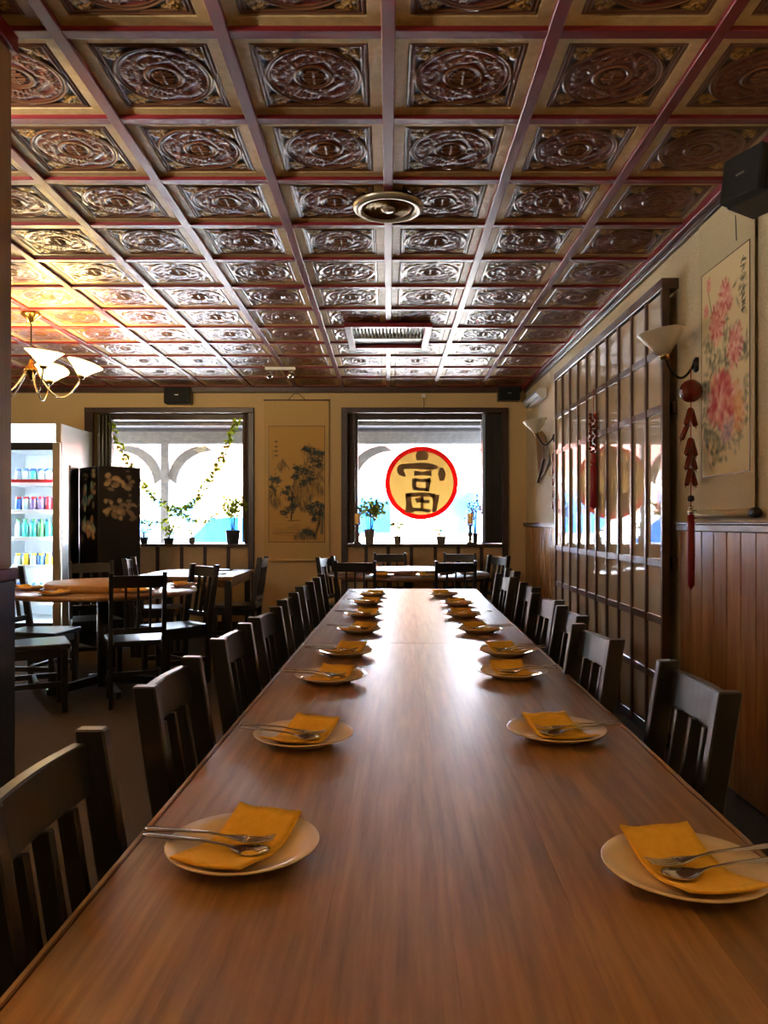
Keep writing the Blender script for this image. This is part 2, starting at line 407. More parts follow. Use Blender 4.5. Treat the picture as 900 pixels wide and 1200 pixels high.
# windows ----------------------------------------------------------------
YG = 9.09
def window(name, q, gx0, gx1, x_out0, x_out1):
    wn = bpy.data.objects.new(name, None); COL.objects.link(wn); wn['kind'] = 'structure'; wn.location = ((gx0+gx1)/2, YG, q[2])
    L = Vector(wn.location)
    def bb(lo, hi, nm, m, bev=.004): return MB().b2(Vector(lo)-L, Vector(hi)-L).build(nm, m, wn, bev)
    zt = 2.575
    bb((x_out0, YF-.035, .0), (q[0]+.02, YF+.01, zt-.06), 'jamb', 'frame'); bb((q[1]-.02, YF-.035, .0), (x_out1, YF+.01, zt-.06), 'jamb', 'frame')
    bb((x_out0, YF-.04, zt-.06), (x_out1, YF+.01, zt), 'head', 'frame')
    bb((q[0]+.021, YF-.08, q[2]-.03), (q[1]-.021, YG+.05, q[2]), 'sill', 'cap')
    for x in (gx0-.05, gx1): bb((x, YG-.04, q[2]+.001), (x+.05, YG+.04, q[3]-.001), 'frame_upright', 'frame')
    bb((gx0, YG-.04, q[3]-.07), (gx1, YG+.04, q[3]-.001), 'frame_rail', 'frame')
    if gx1+.05 < q[1]-.02: bb((gx1+.051, YG, q[2]+.001), (q[1]-.001, YG+.03, q[3]-.001), 'side_board', 'shutter')
    if gx0-.05 > q[0]+.02: bb((q[0]+.001, YG, q[2]+.001), (gx0-.051, YG+.03, q[3]-.001), 'side_board', 'shutter')
    bb((gx0-.002, YG+.005, q[2]+.001), (gx1+.002, YG+.011, q[3]-.068), 'pane', 'glass', 0)
    return wn
window('window_1', W1, -3.26, -1.695, -3.51, -1.553)
window('window_2', W2, -.36, 1.10, -.544, 1.385)
# cream panels under the sills, divided by dark battens
for (a, b, xs) in ((-3.41, -1.62, [-3.23, -2.95, -2.67, -2.39, -2.12, -1.85]), (-.47, 1.32, [-.257, 0.0, .267, .544, .811, 1.078])):
    ed = [a]+xs+[b]
    for k in range(len(ed)-1):
        MB().b2((ed[k]+.012, YF-.012, .1), (ed[k+1]-.012, YF+.002, .966)).build('panel', 'cream', wall_far, .002)
    for x in xs: MB().b2((x-.02, YF-.022, .1), (x+.02, YF-.008, .966)).build('batten', 'frame', wall_far, .002)
    MB().b2((a, YF-.022, .56), (b, YF-.008, .6)).build('rail', 'frame', wall_far, .002)
structure(MB().b2((XL, YF-.02, 0), (XR, YF, .1)).build('baseboard_far', 'darkwood', None, .003))
# right wall: varnished planks and cap
def planks(y0, y1):
    n = max(1, round((y1-y0)/.14)); d = (y1-y0)/n
    for k in range(n):
        MB().b2((XR-.018, y0+k*d+.002, .012), (XR+.002, y0+(k+1)*d-.002, 1.2)).build('plank', 'plank', wall_right, .004)
    MB().b2((XR-.04, y0, 1.2), (XR+.002, y1, 1.232)).build('dado_cap', 'cap', wall_right, .003)
    MB().b2((XR-.05, y0, 1.2325), (XR+.002, y1, 1.244)).build('dado_ledge', 'cap', wall_right, .003)
planks(2.3, 4.165); planks(6.995, YF-.03)

# lattice screen on the right wall: 10 x 6 glazed panes
XS = 1.52
ls = thing('lattice_screen', 'tall dark lattice screen with reflecting panes along the beige wall', 'screen', (XS, 5.6, 0))
ys = [4.242+.2716*k for k in range(11)]; zs = [.065, .371, .696, 1.017, 1.88, 2.20, 2.53]
for k, y in enumerate(ys):
    MB().b2((-.012, y-.014-5.6, .03), (.03, y+.014-5.6, 2.545)).build('upright', 'shoji', ls, .002)
for k, z in enumerate(zs):
    if k in (0, 6): continue
    MB().b2((-.006, ys[0]-5.6, z-.022), (.03, ys[-1]-5.6, z+.022)).build('cross_bar', 'shoji', ls, .002)
MB().b2((-.016, ys[0]-.02-5.6, 2.53), (.078, ys[-1]+.02-5.6, 2.59)).build('header', 'shoji', ls, .003)
MB().b2((-.0, ys[0]-5.6, .0), (.06, ys[-1]-5.6, .065)).build('bottom_rail', 'black', ls, .003)
for z in (1.88, 1.017): MB().b2((.05, ys[0]-.0-5.6, z-.03), (.078, ys[0]+.05-5.6, z+.03)).build('wall_bracket', 'shoji', ls, .002)
for a in range(10):
    for b in range(6):
        MB().b2((.004, ys[a]+.0145-5.6, zs[b]+.01), (.014, ys[a+1]-.0145-5.6, zs[b+1]-.01)).build('pane', 'pane', ls)

# post near the camera
pt = thing('post', 'brown timber post with red cap and black stone lower half', 'post', (-1.31, 2.34, 0))
MB().b2((-.11, -.11, 1.098), (.11, .11, 2.74)).build('shaft', 'postwood', pt, .006)
MB().b2((-.118, -.118, 0), (.118, .118, 1.06)).build('stone_cladding', 'stone', pt, .006)
MB().b2((-.124, -.124, 1.06), (.124, .124, 1.098)).build('band', 'batten', pt, .004)
MB().b2((-.125, -.125, 2.74), (.125, .125, ZC-.001)).build('cap', 'batten', pt, .004)

# ------------------------------------------------------------------ long table
def board_table(name, label, y0, y1):
    yc = (y0+y1)/2; t = thing(name, label, 'table', (.0585+.0207*yc, yc, 0), -.0207, 'long dining tables')
    L = y1-y0-.004; Wd = .95; n = 6
    for k in range(n):
        MB().box((-(Wd-.024)/2+(k+.5)*(Wd-.024)/n, 0, .735), ((Wd-.024)/n-.0003, L, .03)).build('board', 'tabletop', t)
    for sx in (-1, 1): MB().box((sx*(Wd/2-.006), 0, .7346), (.012, L, .0306)).build('edge_band', 'tableedge', t, .003, 2)
    for sx in (-1, 1): MB().box((sx*(Wd/2-.0035), 0, .7493), (.008, L, .003)).build('edge_highlight', 'lip', t, .0012, 2)  # thin strip painted pale as the highlight along each long edge
    for sx in (-1, 1): MB().box((sx*(Wd/2-.07), 0, .68), (.025, L-.14, .08)).build('apron', 'tableedge', t, .002)
    for sy in (-1, 1):
        MB().box((0, sy*(L/2-.07), .68), (Wd-.165, .025, .08)).build('apron', 'tableedge', t, .002)
        for sx in (-1, 1): MB().box((sx*(Wd/2-.1), sy*(L/2-.12), .32), (.07, .07, .64)).build('leg', 'tableedge', t, .004)
    return t
board_table('dining_table', 'long brown wooden dining table section nearest the camera', .48, 3.13)
board_table('dining_table', 'long brown wooden dining table section bright with window glare', 3.13, 5.73)

# ------------------------------------------------------------------ chairs
def make_chair():
    t = thing('dining_chair', 'x', 'chair')
    for s in (-1, 1):
        pr = [(-.185, 0), (-.14, 0), (-.15, .46), (-.222, .912), (-.268, .912), (-.20, .46)]
        MB().prism(pr, 'x', s*.170-.014, s*.170+.014).build('back_post', 'black', t, .003)
        MB().box((s*.167, .185, .21), (.038, .038, .42)).build('leg', 'black', t, .003)
        MB().b2((s*.167-.011, -.148, .17), (s*.167+.011, .166, .205)).build('stretcher', 'black', t, .002)
    MB().b2((-.156, .008, .18), (.156, .03, .21)).build('stretcher', 'black', t, .002)
    me = MB(); n = 10
    vs = []
    for k in range(n+1):
        u = -1+2*k/n; x = u*.157; cv = -.011*(1-u*u)
        for z, th in ((.812, 0), (.892+.002*(1-u*u), 0)):
            yb = -.178-(z-.46)*.152+cv
            vs += [(x, yb-.004, z), (x, yb-.026, z)]
    fs = []
    for k in range(n):
        a, b = k*4, k*4+4
        fs += [(a, b, b+2, a+2), (a+1, a+3, b+3, b+1), (a+2, b+2, b+3, a+3), (a, a+1, b+1, b)]
    fs += [(0, 2, 3, 1), (n*4, n*4+1, n*4+3, n*4+2)]
    me.add(vs, fs); me.build('top_rail', 'black', t, .003)
    for k in (-1, 0, 1):
        cv = -.01*(1-(k*.5)**2)
        MB().bar((k*.078, -.188-.012+cv*.35, .53), (k*.078, -.188-.0502+cv, .815), .016, .028).build('slat', 'black', t, .002)
    MB().b2((-.156, -.212, .50), (.156, -.188, .54)).build('lower_rail', 'black', t, .002)
    MB().prism([(-.2, .222), (.2, .222), (.188, .0), (.152, -.148), (.152, -.205), (-.152, -.205), (-.152, -.148), (-.188, .0)], 'z', .42, .452).build('seat', 'black', t, .006)
    MB().b2((-.148, .172, .36), (.148, .194, .42)).build('apron', 'black', t, .002)
    for s in (-1, 1): MB().b2((s*.167-.01, -.145, .36), (s*.167+.01, .166, .42)).build('apron', 'black', t, .002)
    return t
chair0 = make_chair(); used = [False]
def place_chair(x, y, face, label, group):
    """x,y: top middle of the backrest; face: direction the sitter looks, degrees from +X"""
    c = copy_tree(chair0) if used[0] else chair0; used[0] = True
    a = math.radians(face)
    c.rotation_euler = (0, 0, a-PI/2); c.location = (x+.245*math.cos(a), y+.245*math.sin(a), 0)
    tag(c, label, 'chair', group); return c
GA, GB = 'chairs along the long table, aisle side', 'chairs along the long table, lattice-screen side'
leftc = [(-.475, 1.06, 1), (-.487, 1.72, 0), (-.478, 2.35, -1), (-.455, 2.85, -3), (-.452, 3.46, 0), (-.452, 4.15, -2), (-.435, 4.80, 1)]
n7 = ['nearest', 'second', 'third', 'fourth', 'fifth', 'sixth', 'seventh']
for k, (x, y, r) in enumerate(leftc):
    place_chair(x, y, -1+r, 'black slat-back chair on the aisle side of long table, %s from the camera end' % n7[k] if k else 'black slat-back chair cut by the photo edge, nearest on the aisle side', GA)
rightc = [(.667, 1.67, 179), (.632, 2.34, 184), (.69, 2.89, 179), (.71, 3.44, 186), (.755, 4.10, 180), (.74, 4.83, 186), (.88, 5.42, 181)]
for k, (x, y, r) in enumerate(rightc):
    place_chair(x, y, r, 'black slat-back chair on the lattice-screen side of long table, %s from the camera end' % n7[k], GB)
GC = 'chairs round the table under the character window'
for x, y, f, lab in ((-.29, 6.72, 86, 'dark slat-back chair, back to camera, beyond long table toward the scroll'),
                     (.59, 6.70, 93, 'dark slat-back chair, back to camera, beyond long table near screen wall'),
                     (.02, 8.50, -80, 'dark slat-back chair facing camera, directly below the potted leafy plant'),
                     (.80, 8.56, -95, 'dark slat-back chair facing camera, below the sill under the round sign'),
                     (-.62, 7.55, -20, 'pale-lit slat-back chair turned toward round table, beside the landscape scroll'),
                     (1.13, 7.84, 205, 'pale-lit slat-back chair at the far corner below the black shutter')):
    place_chair(x, y, f, lab, GC)
GD = 'chairs round the table below the chandelier'
for x, y, f, lab in ((-1.66, 5.10, 112, 'black slat-back chair seen from behind at front of round table'),
                     (-1.47, 6.15, 226, 'black slat-back chair with bluish glare on back, right of round table'),
                     (-2.56, 6.62, -62, 'black slat-back chair beyond round table, before the folding screen'),
                     (-2.83, 5.72, -5, 'black slat-back chair beside the drinks fridge, left end of round table'),
                     (-2.58, 4.98, 28, 'black chair with shiny seat, its back hidden by the timber post')):
    place_chair(x, y, f, lab, GD)
GE = 'chairs at the rectangular table under the garland window'
place_chair(-1.22, 7.5, 178, 'dark chair in profile beneath landscape scroll, tucked to rectangular table', GE)
place_chair(-2.45, 7.25, 5, 'small far chair between folding screen and rectangular table', GE)

# ------------------------------------------------------------------ other tables
def lathe_obj(prof, name, m, parent=None, n=48, loc=None, bevel=0): return MB().lathe(prof, n).build(name, m, parent, bevel, loc=loc)
rt = thing('round_table', 'round wooden table with lazy susan below the lit chandelier', 'table', (-2.12, 5.73, 0))
lathe_obj([(0, .715), (.65, .715), (.672, .725), (.672, .742), (.66, .75), (0, .75)], 'tabletop', 'tabletop', rt, 64)
lathe_obj([(.05, .03), (.05, .715)], 'pedestal', 'black', rt, 16)
for k in range(4):
    a = k*PI/2+.6
    MB().bar((.05*math.cos(a), .05*math.sin(a), .08), (.4*math.cos(a), .4*math.sin(a), .02), .04, .06).build('leg', 'black', rt, .004)
s1 = lathe_obj([(0, .751), (.40, .751), (.41, .757), (.41, .80), (.40, .806), (0, .806)], 'lazy_susan', 'pale_wood', None, 64, (-2.12, 5.73, 0))
tag(s1, 'thick round wooden lazy susan on the table below the chandelier', 'lazy susan')
rq = thing('rectangular_table', 'rectangular brown table below the garland window beside landscape scroll', 'table', (-1.89, 7.6, 0))
MB().box((0, 0, .733), (.92, 1.14, .034)).build('tabletop', 'tabletop', rq, .003)
for sx in (-1, 1):
    MB().box((sx*.42, 0, .68), (.025, .98, .07)).build('apron', 'tableedge', rq, .002)
    MB().box((0, sx*.5, .68), (.81, .025, .07)).build('apron', 'tableedge', rq, .002)
    for sy in (-1, 1): MB().box((sx*.41, sy*.49, .35), (.06, .06, .70)).build('leg', 'black', rq, .003)
r2 = thing('round_table', 'round dark table below the window with the round character sign', 'table', (.2, 7.6, 0))
lathe_obj([(0, .715), (.78, .715), (.8, .725), (.8, .742), (.79, .75), (0, .75)], 'tabletop', 'tableedge', r2, 64)
lathe_obj([(.05, .03), (.05, .715)], 'pedestal', 'black', r2, 16)
for k in range(4):
    a = k*PI/2+.3
    MB().bar((.05*math.cos(a), .05*math.sin(a), .08), (.42*math.cos(a), .42*math.sin(a), .02), .04, .06).build('leg', 'black', r2, .004)
s2 = lathe_obj([(0, .751), (.46, .751), (.47, .757), (.47, .785), (.46, .79), (0, .79)], 'lazy_susan', 'tableedge', None, 64, (.2, 7.6, 0))
tag(s2, 'dark lazy susan on the round table under the character sign', 'lazy susan')

# ------------------------------------------------------------------ plates, napkins, cutlery
pl = MB().lathe([(0, .003), (.052, .003), (.056, 0), (.062, 0), (.064, .004), (.09, .012), (.1115, .0205), (.1125, .0225), (.111, .0235), (.09, .0155), (.066, .0085), (.056, .0065), (0, .0065)], 40)
plate0 = pl.build('plate', 'plate'); PLATE = plate0.data; bpy.data.objects.remove(plate0)
def napkin_mesh(seed):
    rr = np.random.RandomState(seed); nu, nv = 9, 15; Wn, Ln = .108, .195
    q = rr.uniform(.7, 1.2)
    def surf(U, V):
        X = (U-.5)*Wn; Y = (V-.5)*Ln
        d = np.hypot(X, Y)
        Z = .0085+np.clip(d-.045, 0, 1)*.30+.035*q*np.clip(V-.72, 0, 1)**1.3+.0025*np.sin(7*V+seed)+.0016*np.sin(9*U+3*V)*V
        return X, Y, Z
    U, V = np.meshgrid(np.linspace(0, 1, nu), np.linspace(0, 1, nv)); X, Y, Z = surf(U, V)
    mb = MB()
    for lay in range(2):                                      # two folded layers, slightly offset
        o = lay*.0022; sh = .0015*lay
        top = [(X[i, j]*(1-.01*lay), Y[i, j]-sh, Z[i, j]+o+.002) for i in range(nv) for j in range(nu)]
        bot = [(X[i, j]*(1-.01*lay), Y[i, j]-sh, Z[i, j]+o+.0003) for i in range(nv) for j in range(nu)]
        N = nu*nv; fs = []
        for i in range(nv-1):
            for j in range(nu-1):
                a = i*nu+j; fs.append((a, a+1, a+nu+1, a+nu)); fs.append((N+a, N+a+nu, N+a+nu+1, N+a+1))
        rim = [j for j in range(nu)]+[i*nu+nu-1 for i in range(1, nv)]+[(nv-1)*nu+j for j in range(nu-2, -1, -1)]+[i*nu for i in range(nv-2, 0, -1)]
        for k in range(len(rim)): a, b = rim[k], rim[(k+1) % len(rim)]; fs.append((a, N+a, N+b, b))
        mb.add(top+bot, fs, True)
    o = mb.build('napkin', 'napkin'); me = o.data; bpy.data.objects.remove(o)
    return me
NAP = [napkin_mesh(s) for s in range(5)]
def strip_solid(mb, st, th=.0016):
    """st: list of rows, each a list of points across; builds a closed thin solid"""
    n = len(st[0]); m = len(st); top = [p for r in st for p in r]; bot = [(p[0], p[1], p[2]-th) for p in top]; N = n*m; fs = []
    for i in range(m-1):
        for j in range(n-1):
            a = i*n+j; fs += [(a, a+1, a+n+1, a+n), (N+a, N+a+n, N+a+n+1, N+a+1)]
        a = i*n; fs += [(a, a+n, N+a+n, N+a)]; a = i*n+n-1; fs += [(a, N+a, N+a+n, a+n)]
    for j in range(n-1): fs += [(j, N+j, N+j+1, j+1)]; a = (m-1)*n+j; fs += [(a, a+1, N+a+1, N+a)]
    mb.add(top+bot, fs, True)
def lerp(ks, t):
    for (a, va), (b, vb) in zip(ks, ks[1:]):
        if t <= b: return va+(vb-va)*(t-a)/(b-a)
    return ks[-1][1]
ZK = [(0, .026), (.045, .0245), (.09, .0235), (.125, .020), (.14, .0165), (.165, .0145), (.195, .0185)]
WK = [(0, .012), (.012, .0165), (.05, .011), (.1, .006), (.13, .0055), (.14, .012), (.155, .032), (.17, .037), (.186, .027), (.195, .006)]
def spoon_mesh():
    mb = MB(); rows = []
    for k in range(34):
        t = .195*k/33; w_ = lerp(WK, t); z = lerp(ZK, t); dish = .007 if t > .142 else .0
        rows.append([(t, w_*(j/6-.5), z-dish*(1-(2*j/6-1)**2)*min(1, (t-.138)/.02, (.197-t)/.02) if dish else z+.0008*(1-(2*j/6-1)**2)) for j in range(7)])
    strip_solid(mb, rows); o = mb.build('spoon', 'steel'); me = o.data; bpy.data.objects.remove(o); return me
def fork_mesh():
    mb = MB(); rows = []
    wk = [(0, .011), (.012, .0155), (.05, .010), (.1, .006), (.125, .0055), (.138, .016), (.15, .023), (.156, .024)]
    zk = [(0, .026), (.05, .0248), (.1, .0235), (.12, .020), (.14, .0175), (.156, .016)]
    for k in range(26):
        t = .156*k/25; w_ = lerp(wk, t); z = lerp(zk, t)
        rows.append([(t, w_*(j/4-.5), z+.0006*(1-(2*j/4-1)**2)) for j in range(5)])
    strip_solid(mb, rows)
    for q in range(4):
        yy = (q-1.5)*.0063; rows = []
        for k in range(7):
            s = k/6; t = .1555+.044*s; z = .016-.0015*math.sin(s*PI)+.005*s*s; w_ = .0034*(1-.5*s)
            rows.append([(t, yy-w_/2, z), (t, yy+w_/2, z)])
        strip_solid(mb, rows)
    o = mb.build('fork', 'steel'); me = o.data; bpy.data.objects.remove(o); return me
SPOON, FORK = spoon_mesh(), fork_mesh()
LP = [(1.132, 285), (1.72, 356), (2.38, 388), (2.85, 405), (3.45, 421), (4.01, 426), (4.63, 431), (5.14, 437)]
RP = [(1.058, 803), (1.755, 652), (2.45, 600), (2.86, 594), (3.45, 562), (4.01, 543), (4.58, 537), (5.14, 520)]
def setting(x, y, side, k):
    nm = 'aisle side' if side < 0 else 'screen side'
    pos = '%s from camera end, %s of long table' % (ORD[k], nm) if k not in (0, 7) else '%s to camera end, %s of long table' % (('nearest', '')[k > 0], nm) if k == 0 else 'farthest from camera end, %s of long table' % nm
    p = link('plate', PLATE, None, None, (x, y, .7505)); tag(p, 'round cream plate, %s' % pos, 'plate', 'side plates on the long table')
    p.rotation_euler = (0, 0, R.random()*6)
    nang = math.radians((-18 if side < 0 else 9)+R.uniform(-6, 6)*(k > 0))
    n = link('napkin', NAP[(k*2+(side > 0)) % 5], None, None, (x+.004*side, y-.002, .7505)); n.rotation_euler = (0, 0, nang)
    tag(n, 'folded yellow napkin on plate, %s' % pos, 'napkin', 'yellow napkins on the long table')
    base = (0 if side < 0 else PI)
    for q, (me, nmn, off) in enumerate(((FORK, 'fork', .014), (SPOON, 'spoon', -.016))):
        a = base+math.radians(R.uniform(-5, 5)+(-7 if side < 0 else 6)-(4 if q else 0)*(-side))
        L = .15
        cx, cy = x+side*(.0)+R.uniform(-.004, .004), y+off-.004
        c = link(nmn, me, None, None, (cx+side*L*abs(math.cos(a))*1.0, cy-(L*math.sin(a) if side < 0 else L*math.sin(a)), .7515+(.004 if q == 0 else .002)))
        c.rotation_euler = (0, 0, a)
        tag(c, 'steel %s across napkin, %s' % (nmn, pos), nmn, nmn+'s on the long table')
for k, (y, px) in enumerate(LP): setting((px-CX)/F*y, y, -1, k)
for k, (y, px) in enumerate(RP): setting((px-CX)/F*y, y, 1, k)
# places laid on the round tables
SET = [(-2.12-.50, 5.62, 'near the fridge', 1), (-2.12-.16, 5.22, 'at the front rim', 0), (-2.12+.36, 5.40, 'by the front chair', 0), (-2.12+.53, 5.93, 'by the glare-lit chair', 0), (-2.12-.36, 6.18, 'at the back', 0)]
for x, y, wh, orange in SET:
    p = link('plate', PLATE, None, None, (x, y, .7505)); tag(p, 'round cream plate on chandelier table, %s' % wh, 'plate', 'plates on the chandelier table')
    n = link('napkin', NAP[2], None, None, (x, y, .7505)); n.rotation_euler = (0, 0, R.uniform(0, 3)); tag(n, 'folded napkin on chandelier table plate, %s' % wh, 'napkin', 'napkins on the chandelier table')
    c = link('spoon', SPOON, None, None, (x+.09, y+.02, .7545)); c.rotation_euler = (0, 0, PI*.9); tag(c, 'steel spoon on chandelier table plate, %s' % wh, 'spoon', 'spoons on the chandelier table')
for x, y, wh in ((-.36, 7.36, 'toward the scroll'), (.36, 6.98, 'nearest the long table'), (.76, 7.38, 'toward the screen wall'), (.62, 8.18, 'below the candle'), (-.1, 8.2, 'below the leafy plant'), (-.06, 6.98, 'between the two near chairs')):
    p = link('plate', PLATE, None, None, (x, y, .7505)); tag(p, 'round plate on character-sign table, %s' % wh, 'plate', 'plates on the character-sign table')
    n = link('napkin', NAP[1], None, None, (x, y, .7505)); n.rotation_euler = (0, 0, R.uniform(0, 3)); tag(n, 'folded napkin on character-sign table, %s' % wh, 'napkin', 'napkins on the character-sign table')
for x, y, wh in ((-1.66, 7.35, 'nearer the camera'), (-1.72, 7.95, 'nearer the window')):
    mb = MB().box((0, 0, .006), (.2, .14, .012)); o = mb.build('menu', 'darkwood', None, .002, loc=(x, y, .7505)); tag(o, 'flat dark menu on the rectangular table, %s' % wh, 'menu', 'menus on the rectangular table')

# ------------------------------------------------------------------ chandelier
def chandelier(x, y, label, watts):
    t = thing('chandelier', label, 'chandelier', (x, y, ZC))
    lathe_obj([(0, -.07), (.02, -.065), (.035, -.04), (.07, -.015), (.075, -.001), (0, -.001)], 'ceiling_rose', 'brass', t, 20)
    MB().tube([(0, 0, -.06), (0, 0, -.36)], .006, 8).build('rod', 'iron', t)
    lathe_obj([(0, -.50), (.012, -.49), (.02, -.475), (.03, -.45), (.05, -.43), (.045, -.41), (.02, -.38), (.012, -.34), (0, -.335)], 'hub', 'brass', t, 20)
    for k in range(5):
        a = k*2*PI/5+.35; d = Vector((math.cos(a), math.sin(a), 0))
        pts = []
        for i in range(17):
            s = i/16; rr = .04+.29*s; z = -.43-.19*math.sin(s*PI*.86)**1.0+.06*s*s*.3
            pts.append(d*rr+Vector((0, 0, z)))
        end = pts[-1]; pts += [end+d*.012+Vector((0, 0, .03))]
        arm = MB().tube(pts, .006, 8).build('arm', 'chrome', t)
        tilt = Matrix.Rotation(math.radians(16), 3, Vector((-d.y, d.x, 0)))
        e = pts[-1]
        MB().lathe([(0, -.005), (.02, 0), (.028, .02), (.024, .035), (0, .036)], 14, e, tilt).build('shade_holder', 'brass', t)
        MB().lathe([(.026, .022), (.045, .04), (.085, .082), (.128, .118), (.132, .122), (.125, .121), (.08, .086), (.04, .046), (.022, .028)], 28, e, tilt).build('lamp_shade', 'litshade', t)
        MB().lathe([(0, .04), (.018, .05), (.024, .07), (.018, .09), (0, .098)], 12, e, tilt).build('bulb', 'bulb', t)
        li = bpy.data.lights.new('chandelier_bulb', 'POINT'); li.energy = watts; li.color = (1, .70, .28) if watts < 5 else (1, .92, .80); li.shadow_soft_size = .03
        lo = bpy.data.objects.new('chandelier_bulb', li); COL.objects.link(lo); lo.parent = t; lo.location = e+tilt @ Vector((0, 0, .13))
    return t
chandelier(-2.66, 5.72, 'five-armed chandelier with lit cone shades hanging over the round table', BULB_W)
chandelier(-2.66, 1.75, 'second five-armed chandelier with lit cone shades, left of the timber post', BULB_LEFT)
chandelier(.5, -.6, 'added unseen fill-light chandelier with lit cone shades, behind the long table', FILL_BACK)  # added out of view as warm fill for the near end

# wall sconces
def sconce(y, label):
    t = thing('wall_sconce', label, 'sconce', (XR, y, 2.06), 0, 'wall sconces')
    MB().lathe([(0, .0), (.04, .0), (.04, .01), (.02, .018), (0, .018)], 16, (0, 0, 0), Matrix.Rotation(-PI/2, 3, 'Y')).build('wall_plate', 'iron', t)
    pts = [(-.015-.045*(1-math.cos(s*PI)) - .0*s, 0, -.10*math.sin(s*PI)+.05*s) for s in [i/14 for i in range(15)]]
    pts = [(-.015-.15*s, 0, -.075*math.sin(s*PI)+.03*s*s) for s in [i/14 for i in range(15)]]
    MB().tube(pts, .007, 8).build('arm', 'iron', t)
    tl = Matrix.Rotation(math.radians(-9), 3, 'Y'); e = pts[-1]
    MB().lathe([(0, -.008), (.022, 0), (.028, .018), (.02, .03), (0, .03)], 14, e, tl).build('shade_holder', 'brass', t)
    MB().lathe([(.026, .02), (.05, .05), (.09, .1), (.117, .142), (.12, .146), (.113, .143), (.085, .102), (.045, .055), (.022, .026)], 28, e, tl).build('lamp_shade', 'shade', t)
    return t
sconce(3.98, 'unlit cone-shade wall sconce beside the peony scroll'); sconce(7.4, 'unlit cone-shade wall sconce above the hanging fan near the corner')

# ------------------------------------------------------------------ ceiling fittings
dv = thing('ceiling_diffuser', 'round metal air diffuser in the ceiling above the long table', 'vent', (0, 3.78, ZC))
lathe_obj([(.128, -.012), (.135, -.022), (.15, -.026), (.168, -.018), (.174, -.006), (.174, -.001), (.128, -.001)], 'outer_ring', 'alu', dv, 48)
lathe_obj([(0, -.004), (.128, -.004), (.128, -.002), (0, -.002)], 'dish', 'grille', dv, 40)
lathe_obj([(0, -.03), (.02, -.029), (.034, -.02), (.036, -.005), (0, -.005)], 'hub', 'alu', dv, 24)
for r_ in (.07, .1): lathe_obj([(r_, -.014), (r_+.003, -.014), (r_+.003, -.006), (r_, -.006)], 'guard_ring', 'brass', dv, 36)
mb = MB()
for k in range(44):
    a = k*2*PI/44; pts = [(rr_*math.cos(a+2.2*(rr_-.036)/.1), rr_*math.sin(a+2.2*(rr_-.036)/.1), -.014) for rr_ in (.036, .06, .085, .108, .129)]
    mb.tube(pts, .0026, 4)
mb.build('fins', 'brass', dv)['kind'] = 'stuff'
ag = thing('ceiling_air_grille', 'rectangular framed air grille with white fins in the ceiling', 'vent', (0, 6.36, ZC))
for sx in (-1, 1): MB().b2((sx*.315-.03, -.39, -.035), (sx*.315+.03, .39, -.001)).build('frame_side', 'batten', ag, .004)
for sy in (-1, 1): MB().b2((-.285, sy*.36-.03, -.035), (.285, sy*.36+.03, -.001)).build('frame_end', 'batten', ag, .004)
MB().b2((-.285, -.33, -.004), (.285, .33, -.001)).build('back_plate', 'darkwood', ag)
MB().b2((-.285, .02, -.03), (.285, .05, -.004)).build('divider', 'white', ag, .002)
for k in range(20):
    x = -.27+k*.54/19
    MB().box((x, -.155, -.018), (.004, .34, .026), Matrix.Rotation(.5, 3, 'Y')).build('fin', 'white', ag)
sp = thing('spotlight_bar', 'small ceiling bar with two chrome spotlights before the landscape scroll', 'spotlight', (-1.08, 7.67, ZC))
MB().b2((-.15, -.02, -.03), (.15, .02, -.001)).build('bar', 'white', sp, .004)
for x in (-.105, .105):
    MB().tube([(x, 0, -.03), (x, 0, -.05)], .008, 8).build('neck', 'chrome', sp)
    MB().lathe([(0, -.115), (.022, -.11), (.034, -.09), (.034, -.075), (.022, -.055), (0, -.05)], 16, (x, 0, 0)).build('globe', 'chrome', sp)

# speakers
def speaker(name, label, loc, rz, size, tilt=0, grp=None):
    t = thing(name, label, 'speaker', loc, rz, grp); a, b, c = size
    t.rotation_euler = (tilt, 0, rz)
    MB().b2((-a/2, -b*.3, -c/2), (a/2, b/2, c/2)).build('cabinet', 'plastic', t, .008)
    MB().b2((-a/2+.004, -b/2, -c/2+.004), (a/2-.004, -b*.3-.0005, c/2-.004)).build('grille', 'grille', t, .006)
    MB().b2((-.02, -b/2-.003, -.004), (.02, -b/2+.0005, .004)).build('badge', 'silver', t)
    return t
speaker('loudspeaker', 'small black speaker above the garland window', (-2.41, YF-.09, 2.70), 0, (.30, .15, .19), 0, 'wall speakers')
speaker('loudspeaker', 'small black speaker above the black shutter in the far corner', (1.38, YF-.09, 2.72), 0, (.25, .15, .16), 0, 'wall speakers')
s3 = speaker('loudspeaker', 'larger black speaker high on the wall above the peony scroll', (1.455, 3.02, 2.585), math.radians(-68), (.20, .19, .19), math.radians(-8), 'wall speakers')
MB().tube([(0, .1, 0), (.03, .16, 0)], .014, 8).build('bracket', 'plastic', s3)
MB().tube([(-.1, .0, -.1), (-.1, .02, -.2)], .002, 6).build('cable', 'plastic', s3)
wb = thing('wall_box', 'white box with pale blue face mounted high in the far corner', 'wall box', (XR, 8.1, 2.55))
MB().prism([(-.005, -.05), (-.06, -.055), (-.115, .0), (-.115, .02), (-.085, .055), (-.005, .055)], 'y', -.38, .38).build('housing', 'white', wb, .006)
MB().bar((-.092, -.34, -.031), (-.092, .34, -.031), .004, .05, (1, 0, 1)).build('face', 'blue_face', wb)
MB().prism([(-.121, -.002), (-.121, .018), (-.1155, .018), (-.1155, -.002)], 'y', -.37, .37).build('lip', 'blue_face', wb)
